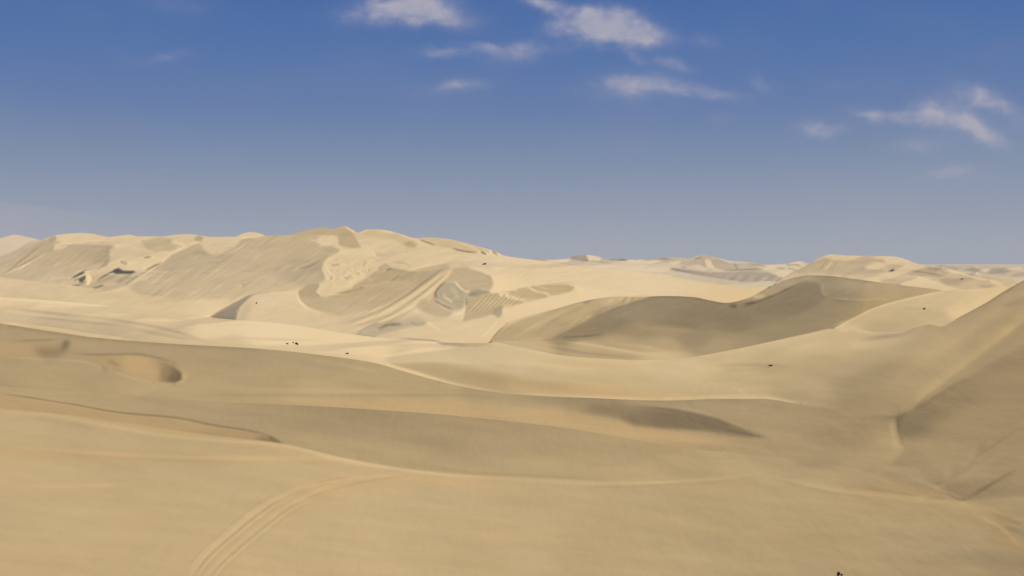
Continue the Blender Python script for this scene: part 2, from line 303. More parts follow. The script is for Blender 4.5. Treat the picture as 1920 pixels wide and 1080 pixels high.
S([(786,449),(802,455),(818,460)], 1.5, -50); S([(845,465),(870,471),(895,474)], 1.5, -52); S([(860,456),(885,464),(905,474)], 2, 14)
S([(903,473),(910,476)], 2, -50, 0); S([(925,473),(932,477)], 2, -40, 0)
P([(600,462),(622,461),(640,468),(634,474),(618,478),(608,480)], 166, 2.6, 1)
P([(600,443),(634,444),(632,460),(650,466),(690,470),(720,480),(690,484),(650,482),(630,478),(640,468),(622,461),(602,460),(592,452)], 193, 2)
P([(700,473),(720,476),(740,473),(746,476),(725,480),(708,481)], 174, 1.6); S([(697,470),(706,481)], 1.6, 16)
S([(655,487),(700,489),(730,487)], 1.6, -9); S([(735,490),(760,494),(775,502)], 1.6, -14)
# rough pale floor and the curved hollow below it
P([(612,488),(640,482),(700,484),(706,498),(690,510),(670,522),(655,540),(620,552),(590,553),(592,545),(600,534),(612,530),(606,505)], 189, 2)
P([(707,508),(712,498),(722,494),(735,500),(728,504),(712,508)], 165, 1.3)
gr = np.random.RandomState(3)
for i in range(60):
    x, y = gr.uniform(612, 700), gr.uniform(486, 535)
    if x + (y-486)*.9 < 735: S([(x, y), (x + gr.uniform(4, 12), y + gr.uniform(-3, 3))], gr.uniform(1.2, 2.4), gr.choice([-16, 14, -9, 8]))
S([(610,500),(620,512),(632,522)], 2.4, 18); S([(598,532),(592,544),(585,550)], 2.2, -30); S([(592,550),(599,556)], 2, -34, 0)
P([(558,545),(575,535),(595,531),(600,534),(590,548),(598,556),(612,557),(630,550),(660,541),(675,527),(702,510),(722,508),(735,502),(770,508),(800,501),(836,497),(850,501),(800,535),(760,560),(700,580),(640,592),(600,585),(575,575),(560,560)], smp([(580,545,160),(575,570,168),(620,570,170),(680,545,163),(720,530,162),(780,515,160),(830,502,163),(700,560,170),(650,585,176),(760,540,168)]), 1.8, 1, .2)
S([(558,545),(560,560),(572,575),(590,583),(612,586)], 2.4, 22); S([(500,550),(545,548),(575,536)], 2.2, 12)
S([(668,528),(676,526),(690,522),(700,528)], 2.5, 10); S([(660,540),(672,528)], 2, -14); S([(675,536),(682,542)], 2, -14)
S([(722,508),(736,502)], 1.8, -26); S([(730,530),(752,514)], 2, -14); S([(630,552),(690,538)], 3, -8)
# streaming ribs running down-left from the high brink
P([(850,501),(860,502),(830,530),(780,570),(740,590),(700,610),(640,618),(610,605),(640,592),(700,580),(760,560),(800,535)], 183, 2.2)
for d, v, w in [(0,-20,2.2),(10,13,2.2),(20,-12,2),(28,12,2),(37,-9,2)]:
    S([(836+d*.6,500+d*.15),(800+d*.6,525+d*.4),(760+d*.6,555+d*.5),(710+d*.6,583+d*.55),(650+d*.5,606+d*.4)], w, v, .15)
P([(850,501),(875,499),(920,516),(926,530),(920,544),(900,545),(885,550),(872,545),(862,538),(850,526),(838,524)], 170, 2, 1, .2)
S([(868,499),(900,508),(926,518)], 2, 12)
P([(838,524),(850,526),(868,540),(878,548),(876,562),(872,578),(855,582),(838,575),(826,566),(808,562),(815,545),(828,532)], 164, 3.5, .9, -.25)
S([(852,527),(862,538),(873,546),(884,546)], 2, 36); S([(838,528),(822,540),(816,552),(822,562)], 3, -26)
S([(808,560),(822,568),(838,576),(852,581)], 3, -36); S([(830,556),(842,562),(850,568)], 3, 18); S([(832,548),(834,556)], 3, 10)
S([(845,535),(860,560)], 6, 8)
P([(790,560),(810,562),(830,575),(850,584),(840,594),(815,594),(795,585),(780,575)], 168, 2.5, .9, .2)
P([(780,596),(750,600),(700,608),(672,622),(665,628),(700,630),(730,620),(770,612),(800,608),(802,600)], 172, 2.5, .9, -.25)
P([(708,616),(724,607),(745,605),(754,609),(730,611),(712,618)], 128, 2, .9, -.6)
S([(668,628),(690,612),(720,604)], 3, -12); S([(765,602),(785,610),(800,604)], 3, -10)
S([(790,598),(812,612),(830,622)], 4, 8); S([(850,594),(870,580),(876,552)], 4, 8)
# slip face with comb ribs
P([(884,548),(876,560),(872,585),(868,602),(890,598),(925,590),(942,581),(970,573),(1010,563),(1050,553),(1078,545),(1079,538),(1065,533),(1030,533),(990,537),(960,544),(930,549),(900,554)], 168, 1.3, 1, .4)
for i in range(9):
    x = 868 + i*9; S([(x, 597-i*1.2), (x+44, 550-i*.6)], 1.7, 7, .3); S([(x+5, 597-i*1.2), (x+49, 550-i*.6)], 1.7, -6, .3)
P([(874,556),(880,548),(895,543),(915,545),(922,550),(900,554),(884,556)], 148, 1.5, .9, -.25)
S([(875,555),(874,575)], 2, -24); S([(1052,532),(1075,536),(1080,542),(1068,549)], 2, 8)
P([(925,580),(941,574),(943,590),(935,596),(925,590)], 160, 2, .8, -.4)
P([(943,574),(960,572),(962,590),(943,596)], 203, 2.2, .8)
P([(962,573),(1078,547),(1100,556),(1060,572),(1000,588),(960,592)], 203, 2)
S([(900,636),(915,622),(935,600)], 2, 10)
# low dune half hidden by the front ridge
P([(388,596),(410,584),(440,567),(465,555),(478,552),(466,560),(455,570),(444,582),(441,600),(420,600)], 140, 1.3, 1, -.3)
P([(442,598),(450,575),(470,560),(485,556),(480,575),(465,590),(460,602)], 172, 3, .6)
S([(442,600),(444,588),(450,576)], 2, -22); S([(520,550),(551,548)], 2, 12)
P([(470,555),(550,550),(556,560),(575,580),(610,590),(700,625),(600,612),(470,600)], 189, 4, .8)
# avalanche streaks down the slip faces, wrinkles and rims on the tops
def streaks(n, box, ln, ang, w, dv, inside):
    m, s_ = poly(inside, 1.0); ok = np.zeros(GX.shape, bool); ok[s_] = m > .6
    for i in range(n):
        x, y = gr.uniform(box[0], box[2]), gr.uniform(box[1], box[3]); a = R_(ang + gr.uniform(-6, 6)); l = gr.uniform(.4, 1)*ln
        if ok[min(max(int((y-CY0)/CS), 0), ok.shape[0]-1), int((x-CX0)/CS)]: S([(x-math.cos(a)*l/2, y+math.sin(a)*l/2), (x+math.cos(a)*l/2, y-math.sin(a)*l/2)], gr.uniform(.8, 1.25)*w, gr.choice([-1, 1])*gr.uniform(.4, 1)*dv, .35)
R_ = math.radians
streaks(110, (-20, 445, 220, 540), 60, 36, 2.2, 3.5, [(-60,530),(0,492),(60,460),(100,445),(214,460),(200,500),(135,533),(0,521)])
streaks(240, (240, 440, 640, 560), 75, 33, 2.4, 3.2, [(238,540),(300,497),(360,461),(440,464),(520,440),(598,456),(640,463),(604,500),(612,520),(545,548),(430,560),(285,556)])
streaks(110, (560, 495, 860, 600), 70, 33, 2.2, 4, [(560,550),(600,550),(675,527),(735,505),(850,501),(800,535),(700,580),(600,585)])
streaks(60, (640, 500, 860, 620), 110, 33, 2.2, 6.5, [(850,501),(870,500),(780,570),(700,610),(640,618),(640,592),(760,560)])
streaks(40, (930, 555, 1200, 640), 60, 26, 2.4, 6, [(918,640),(950,606),(1080,568),(1190,557),(1120,590),(1035,633)])
for q_, v_, w_ in (([(100,444),(102,457),(130,456),(214,459)],9,1.6),([(238,536),(262,521),(300,494),(322,475),(360,458)],9,1.8),([(440,461),(452,447),(476,444),(520,438),(550,438)],7,1.5),([(575,448),(600,454),(625,459),(645,463)],10,1.6),([(604,500),(608,512),(616,522)],12,1.6),
    ([(700,508),(735,500),(770,505),(800,498),(840,494),(870,497)],9,1.8),([(880,499),(915,511),(930,524)],9,1.8),([(900,552),(960,541),(1030,530),(1070,531),(1084,541)],8,1.8),([(930,600),(970,576),(1040,558),(1082,547)],8,2),([(672,438),(700,428),(745,436)],6,1.5)):
    S(q_, w_, v_, .15)
for i in range(150):
    x, y = gr.uniform(0, 1100), gr.uniform(436, 640); l = gr.uniform(10, 45)
    S([(x, y), (x+l*.5, y-gr.uniform(-2, 3)), (x+l, y+gr.uniform(-3, 4))], gr.uniform(1.2, 2.2), gr.choice([-1, 1])*gr.uniform(2, 6), .35)
for i in range(60):
    x, y = gr.uniform(960, 1900), gr.uniform(478, 530); l = gr.uniform(8, 30)
    S([(x, y), (x+l*.5, y-gr.uniform(-1, 2)), (x+l, y+gr.uniform(-2, 3))], gr.uniform(1.1, 1.8), gr.choice([-1, 1])*gr.uniform(3, 8), .35)
# pale flat at the foot of the hill
P([(-160,500),(0,521),(140,537),(200,545),(280,558),(335,563),(430,561),(400,590),(386,598),(300,586),(150,570),(0,558),(-160,550)], smp([(0,530,193),(0,550,184),(150,550,190),(250,570,190),(330,575,188),(380,570,194),(100,562,185)]), 1.6)
# dark central dune with its lit west wing
dk = band(DARK, off(NEAR, 6), .6)
lay(dk, smp([(1250,568,134),(1180,590,136),(1150,605,128),(1300,590,128),(1380,600,126),(1450,580,130),(1500,545,126),(1500,560,128),(1560,560,136),(1600,530,150),(1650,540,148),(1550,535,140),(1500,521,152),(1480,530,156),(1440,550,156),(1700,550,148),(1600,570,140),(1550,600,138),(1450,630,140),(1400,650,146),(1300,640,140),(1200,615,142),(1100,622,130),(1060,630,130),(1150,645,160),(1250,650,160),(1350,650,152),(1100,650,168),(1000,652,170),(960,645,170),(1250,666,182),(1150,662,166)], 2.2))
P([(918,640),(926,628),(950,606),(990,592),(1080,568),(1150,556),(1230,554),(1190,563),(1150,578),(1120,590),(1090,606),(1060,622),(1035,633),(960,640)], smp([(940,625,162),(1000,605,168),(1000,630,162),(1080,590,168),(1100,570,168),(1150,562,178),(1190,560,182),(1050,615,160)]), 1.2, 1, .4)
S([(930,634),(950,612),(985,596),(1040,583)], 2, 14)
for a in [(1160,570,1090,598,1010,632,10,3),(1140,575,1080,598,1030,622,-9,3),(1180,566,1130,578,1060,618,-10,2.5),(1070,580,1000,612,960,635,7,4),(1100,575,1040,600,1000,630,-6,4),(1120,585,1090,600,1050,625,8,3)]:
    S([(a[0],a[1]),(a[2],a[3]),(a[4],a[5])], a[7], a[6])
for i in range(5): S([(1160+i*7, 566),(1168+i*7, 558)], 1.2, -13 if i % 2 else 11)
S([(1095,569),(1105,566)], 2.2, -16, 0); S([(1150,560),(1140,566)], 2, 12); S([(1110,592),(1140,580),(1170,575)], 3, -10)
P([(1122,592),(1160,575),(1200,563),(1190,575),(1130,600),(1100,622),(1036,634),(1080,614)], 128, 2.5, .6)
S([(1035,634),(1090,631),(1135,626)], 1.4, -22); S([(970,636),(1030,634),(1100,632)], 1.2, 10)
S([(1030,637),(1110,647),(1190,661),(1260,669)], 3, 16); S([(1000,645),(1100,662),(1200,671)], 4, -14); S([(1130,640),(1250,656)], 3, 7)
S([(1200,600),(1300,612),(1340,632)], 9, -6); S([(1230,600),(1200,612),(1300,620)], 6, 4)
P([(1384,571),(1420,562),(1460,547),(1500,529),(1512,527),(1530,528),(1540,536),(1540,548),(1550,558),(1500,590),(1440,590),(1400,580)], 124, 2.5, .85)
S([(1395,575),(1425,564),(1460,550),(1500,530)], 2.2, -14); S([(1411,558),(1430,556),(1436,560)], 5, 16)
P([(1368,572),(1380,571),(1382,577),(1370,577)], 98, 2, .9)
S([(1542,530),(1542,545),(1552,556)], 3, 8); S([(1545,556),(1600,562),(1680,560)], 3, 7); S([(1555,563),(1620,566)], 3, -6)
S([(1400,570),(1412,567)], 3, -16, 0)
# sunlit dune to the east
m_, s_ = band(EAST, off(NEAR, 6), .6)
lay((m_*(GX[s_] > 1520), s_), smp([(1600,600,176),(1650,612,166),(1700,600,170),(1700,565,178),(1650,590,176),(1750,590,172),(1800,552,184),(1750,565,180),(1850,546,188),(1800,585,192),(1850,560,188),(1740,600,176),(1580,611,184),(1900,540,188)]))
S([(1560,616),(1600,597),(1640,578),(1700,561),(1765,547)], 2, 12, .1); S([(1690,577),(1730,579)], 1.5, -9)
S([(1780,546),(1850,543)], 3, 5)
# ------------- near sand: from the pale ridge to our feet
nb = band(NEAR, off(G, 1), .6)
lay(nb, smp([(0,566,196),(0,585,180),(0,598,178),(100,600,172),(200,590,188),(100,568,196),(300,605,190),(400,620,198),(200,615,172),(300,632,180),(500,630,204),(600,640,206),(700,660,202),(600,655,198),(800,655,196),(420,645,186),(300,622,176),(760,670,186),(900,650,186),(1000,668,184),(900,680,176),(800,690,166),(760,690,172),(1000,700,178),(1100,690,182),(1200,690,182),(1300,685,184),(1100,715,174),(900,720,162),(1000,733,168),(1300,735,174),(1200,712,176),(1400,700,172),(1350,672,180),(1500,640,180),(1600,635,176),(1450,690,166),(1400,735,172),(1550,690,164),(1650,650,164),(1600,720,152),(1500,742,156),(1500,720,166),(1700,640,162),(1750,632,158),(1800,620,152),(1850,600,150),(1900,560,150),(1980,520,150),(1700,700,148),(1630,750,144),(1800,680,150),(1850,650,146)]))
S([(0,604),(100,617),(170,628),(250,637)], 3, 24, .12)
S([(0,559),(150,571),(300,588),(400,600),(500,607)], 3, 12, .05)
for a in [(0,576,150,592,260,602,-9,3),(40,590,160,604,250,612,-8,3),(170,585,300,600,400,608,7,4),(180,596,290,612,390,640,-12,4),(100,586,220,596,300,606,7,3),(230,612,330,632,420,642,-8,4),(0,583,80,592,150,600,8,3)]:
    S([(a[0],a[1]),(a[2],a[3]),(a[4],a[5])], a[7], a[6])
S([(520,648),(640,658),(700,668)], 3, -7); S([(740,634),(800,638),(850,642)], 2, -34); S([(700,672),(770,660),(850,651),(960,650)], 3, 12); S([(700,680),(780,668),(850,658)], 2.5, -8)
P([(815,640),(870,645),(935,647),(870,650),(830,648)], 148, 1.5, .8)
S([(890,654),(960,653),(1040,668),(1150,678),(1280,678),(1350,667)], 3, 10); S([(1000,655),(1060,668)], 3, -5)
P([(730,684),(780,682),(830,684),(880,692),(940,702),(1040,715),(1150,725),(1250,735),(1360,742),(1250,748),(1100,742),(1000,735),(900,724),(830,708),(780,695)], smp([(800,690,160),(900,712,156),(1000,725,164),(1150,735,172),(1300,742,174)]), 5, .8, .9)
S([(735,686),(800,704),(860,722),(950,738)], 3.5, 16); S([(960,738),(1100,745),(1250,749)], 3.5, 16)
P([(1240,748),(1350,743),(1400,741),(1440,745),(1500,757),(1420,757),(1250,752)], 206, 2.2, .95)
S([(1290,728),(1330,724),(1370,718)], 3, 6); S([(1370,722),(1398,738)], 4, 6)
for i in range(14):
    x, y = gr.uniform(1290, 1400), gr.uniform(715, 742); S([(x, y), (x+10, y-5)], 1.5, gr.choice([-7, 8]))
S([(1340,686),(1390,684),(1440,685),(1500,688)], 3, -14); S([(1350,692),(1420,694),(1470,690)], 3, -6); S([(1440,660),(1560,645),(1680,640)], 5, 8)
S([(1560,621),(1600,618),(1640,626),(1700,624),(1742,610)], 2.4, 16, .08)
S([(1600,640),(1650,632),(1700,624),(1742,613)], 3.5, -17); S([(1580,645),(1660,640),(1720,628)], 3, 10)
S([(1480,690),(1440,700),(1380,705)], 3, -6); S([(1764,613),(1850,568),(1920,526)], 2, -12, .02)
# brown dune face left of centre
gb = band(G, off(M, 1), .6)
lay(gb, smp([(0,618,156),(200,645,156),(400,670,154),(600,690,156),(600,730,166),(300,730,162),(100,700,158),(0,680,156),(700,710,160),(500,720,158),(800,735,160),(900,748,154),(1000,755,150),(1100,755,142),(700,750,166),(850,762,166),(1000,778,168),(1150,803,162),(1250,820,158),(1380,836,152),(1250,760,152),(1350,770,152),(1420,780,150),(1450,820,154),(1500,800,150),(1500,840,152),(1560,820,146),(1560,780,148),(1650,800,147),(1650,850,150),(1600,760,144),(1700,780,134),(1720,770,132),(1800,770,138),(1850,820,140),(1900,780,140),(1980,800,140),(1750,830,142)]))
S([(0,609),(170,634),(300,645),(500,657)], 5, -6, .05); S([(560,672),(640,684),(720,700)], 5, 6); S([(350,740),(620,742),(850,741),(960,748)], 3, -9); S([(380,728),(600,732),(800,735)], 4, 5)
P([(400,742),(620,745),(850,748),(1050,762),(1180,795),(1300,815),(1400,828),(1300,834),(1200,824),(1050,800),(800,774),(620,762)], 168, 5, .6, .6)
P([(1040,756),(1150,757),(1260,764),(1350,784),(1440,820),(1400,820),(1320,808),(1250,804),(1190,798),(1160,784),(1110,776)], smp([(1060,758,148),(1150,765,132),(1250,785,116),(1300,795,116),(1400,816,120),(1200,790,124)]), 3.5, .95)
S([(1200,758),(1290,768),(1380,795),(1440,822)], 3.5, 16); S([(1180,764),(1260,774),(1330,790)], 2.5, 8); S([(1340,800),(1400,814),(1450,824)], 2.2, -16)
P([(-160,640),(0,641),(80,648),(112,652),(95,666),(60,668),(0,664),(-160,660)], 162, 4, .8, .8)
P([(60,652),(108,652),(128,636),(131,646),(120,662),(98,672),(80,670)], 126, 6, .8)
P([(118,640),(131,637),(128,650),(116,658)], 114, 3, .8)
S([(20,640),(120,636)], 3, -9); S([(0,668),(70,673),(150,678),(200,693),(258,710)], 2.5, 8)
S([(125,662),(180,665),(250,664),(300,672),(332,686),(341,700)], 2.2, -24)
P([(175,668),(240,666),(290,672),(325,686),(341,700),(340,712),(326,718),(290,714),(250,706),(215,693),(185,682)], smp([(200,675,156),(260,688,166),(290,700,166),(326,706,112),(338,708,106),(310,700,136)], 1.2), 1.6, 1, .9)
S([(212,697),(258,711),(292,717)], 1.8, 11); S([(205,677),(219,684)], 4, -12, 0); S([(188,688),(204,695)], 4, -16); S([(345,695),(346,712),(330,720)], 4, 8)
# grey dune face and foreground
mb = band(M, off(C, 1), .6)
lay(mb, smp([(0,745,162),(200,758,160),(0,735,162),(350,775,156),(500,800,154),(500,765,152),(600,775,148),(700,785,148),(800,800,150),(700,850,160),(600,840,160),(1000,830,154),(1000,880,162),(1200,850,156),(1200,890,164),(1300,870,160),(1400,880,164),(1450,865,158),(1530,890,158),(1550,870,150),(1640,890,152),(1680,880,146),(1750,900,142),(1820,880,144),(1850,920,146),(1900,930,146),(1980,900,146)]))
P([(-160,724),(0,739),(60,746),(130,757),(230,776),(330,785),(400,800),(470,812),(510,820),(530,832),(440,822),(330,812),(200,792),(100,777),(0,766),(-160,752)], smp([(0,755,160),(200,780,161),(350,800,158),(450,815,154),(515,828,124)]), 2, .9, .9)
S([(0,738),(60,746),(130,757),(230,774),(330,783),(400,797),(470,808),(512,820),(530,832)], 2, -26, .1)
S([(60,745),(140,757)], 3, 6); S([(508,820),(526,831)], 4, -18, 0)
fb = band(C, off(BOT, 8), 0)
lay(fb, smp([(0,790,172),(200,815,168),(0,820,170),(400,835,168),(300,850,166),(0,880,174),(300,900,172),(0,950,172),(200,1000,174),(200,1080,172),(600,1000,174),(600,1080,174),(500,880,172),(900,1000,170),(900,1080,170),(700,900,174),(800,930,172),(1000,930,168),(1200,950,164),(1200,1050,164),(1300,930,162),(1400,910,162),(1400,1000,160),(1500,940,160),(1600,1000,156),(1600,1080,156),(1700,980,156),(1800,1000,154),(1800,1080,150),(1900,1000,148),(1980,1100,148),(1900,1060,142)]))
S([(0,770),(100,780),(320,818),(530,836),(700,875)], 3, 9); S([(0,790),(80,783),(180,802)], 4, -5); S([(60,785),(190,805)], 2.5, -7)
S([(0,834),(150,848),(350,858),(600,860),(700,868)], 4, 7); S([(60,846),(200,856),(420,866)], 4, -6); S([(0,912),(150,911),(260,905)], 4, 6)
S([(530,834),(640,862),(800,886),(1000,899),(1160,907),(1300,902),(1430,890)], 4.5, 10, .1)
S([(780,870),(900,888),(1000,892),(1150,902)], 3, -8)
S([(1050,915),(1180,912),(1300,906),(1435,893)], 2.5, -7); S([(1430,892),(1470,903),(1550,922),(1650,935)], 2.5, -8); S([(1400,885),(1480,898),(1600,925),(1720,935),(1800,945),(1900,975)], 6, 5)
P([(1640,900),(1700,905),(1810,936),(1900,950),(1830,958),(1740,940),(1660,925)], 158, 5, .5, .5)
# big dune on the right: spur, hollow and gullies
P([(1682,800),(1686,785),(1715,765),(1760,735),(1830,685),(1920,620),(2080,520),(2080,900),(1920,930),(1810,937),(1760,915),(1720,880),(1668,872),(1690,850),(1700,840),(1690,822)], smp([(1700,795,118),(1730,780,120),(1780,745,124),(1850,690,128),(1900,645,130),(1980,600,130),(1800,800,136),(1850,780,137),(1750,850,140),(1800,880,140),(1830,920,132),(1900,850,136),(1900,720,134),(2000,700,134),(1700,850,138)]), 2.6, 1)
P([(1682,782),(1700,772),(1740,760),(1760,770),(1720,795),(1702,815),(1690,808)], 116, 5, .7)
S([(1700,772),(1684,785),(1684,805),(1690,825),(1702,845)], 3.5, -17); S([(1676,778),(1672,800),(1678,830),(1692,850)], 5, 8)
S([(1755,914),(1800,883),(1850,845),(1920,795)], 2.4, -18); S([(1775,915),(1830,880),(1900,835)], 5, 6); S([(1812,936),(1850,913),(1910,878)], 4.5, -18); S([(1700,890),(1760,916),(1812,937)], 3, 9); S([(1770,922),(1800,936),(1815,938)], 3, -16)
S([(1690,764),(1760,716),(1840,658),(1925,594)], 11, 10, .15); S([(1700,778),(1770,733),(1850,673),(1925,618)], 5, -9, .15)
S([(1540,760),(1640,690),(1760,630)], 14, -5); S([(1800,640),(1870,610),(1920,590)], 9, -6); S([(1880,575),(1930,560)], 8, -8); S([(1650,720),(1740,670),(1850,610)], 12, 5)
S([(1820,960),(1870,985),(1920,1030)], 5, 10); S([(1850,960),(1920,985)], 4, -8); S([(1880,985),(1940,1010)], 5, -10)
tint(poly([(1560,900),(1700,930),(1900,960),(1920,1050),(1860,1000),(1750,950),(1600,930)], 10), .7)
tint(poly([(-20,832),(300,850),(620,855),(620,868),(300,866),(-20,850)], 4), .6)
tint(poly([(560,900),(720,885),(1000,900),(1000,910),(760,900),(640,930),(520,960)], 8), .4)
tint(poly([(1700,760),(1800,690),(1930,590),(1930,640),(1800,730)], 12), .5)
tint(poly([(1480,620),(1640,640),(1500,690),(1300,700),(1290,740),(1450,740),(1600,660)], 14), .3, .4)
# wheel tracks curling up from the bottom edge
TR = [(352,1090),(385,1046),(430,1005),(475,968),(520,938),(570,918),(640,903),(700,893),(760,889)]
for o_, v_, w_ in ((-13,-8,2),(-9,9,2.5),(-3,12,4),(3,-13,2.5),(8,11,2.2),(12,-7,2),(22,7,3),(28,-12,2.2),(33,9,2),(38,-5,3)):
    k_ = [1.0,1,1,1,.9,.75,.5,.3,.2]
    S([(x + o_*.92*k, y + o_*.58*k) for (x, y), k in zip(TR, k_)], w_*.85, v_*.85, .1)
S([(545,948),(600,925),(660,908),(720,897),(790,890)], 1.8, -9); S([(540,942),(600,918),(660,901),(730,892)], 2.2, 8)
def poly_full(pts, soft):
    m, s_ = poly(pts, soft); o = np.zeros(GX.shape); o[s_] = m; return o
# wind-combed unevenness
near = np.clip((GY-560)/120, 0, 1)
T += near*(4.0*fbm((GX-GY*.2)/150+3, (GY-GX*.12)/22, 4, 5)*1.3)
T += near*2.2*fbm((GX)/34, (GY-GX*.10)/5.5, 3, 9)
T += (1-near)*5*fbm((GX+GY*1.1)/26, (GY+GX*.2)/9, 4, 15)
gcv = cv(G, cxs)[None]
TINT += .32*np.clip((GY-gcv)/40, 0, 1)*np.clip((GY-600)/60, 0, 1)
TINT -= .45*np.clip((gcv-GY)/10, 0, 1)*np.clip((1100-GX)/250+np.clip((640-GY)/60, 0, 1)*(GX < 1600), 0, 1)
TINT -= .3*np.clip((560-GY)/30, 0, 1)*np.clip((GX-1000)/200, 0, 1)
TINT += .25*fbm(GX/200+9, (GY-GX*.1)/40, 3, 21)
T += np.where(GY < 655, .7, .35)*(T-blur(T, 2.0))
tint(poly([(1560,780),(1760,625),(1925,520),(2080,430),(2080,960),(1810,935),(1640,860)], 25), .5, .8)
dev = T-blur(T, 16, 10); T += .3*dev*np.clip((532-GY)/10, 0, 1)*np.clip((GX-960)/60, 0, 1)
T += 9*poly_full([(1640,760),(1760,625),(1925,520),(2080,430),(2080,960),(1810,935),(1660,870)], 22)
T -= 1.5*np.clip((GY-650)/60, 0, 1)
T = np.clip(T, 80, 216)
# ---------------------------------------------------------------- relief: find the sand surface whose slopes catch the sun like that
def samp(A, px, py):
    fx = np.clip((px-CX0)/CS, 0, A.shape[1]-1.001); fy = np.clip((py-CY0)/CS, 0, A.shape[0]-1.001)
    i, j = fx.astype(int), fy.astype(int); u, v = fx-i, fy-j
    return (A[j, i]*(1-u)+A[j, i+1]*u)*(1-v) + (A[j+1, i]*(1-u)+A[j+1, i+1]*u)*v
def lin(v):
    v = v/255.; return np.where(v < .04045, v/12.92, ((v+.055)/1.055)**2.4)

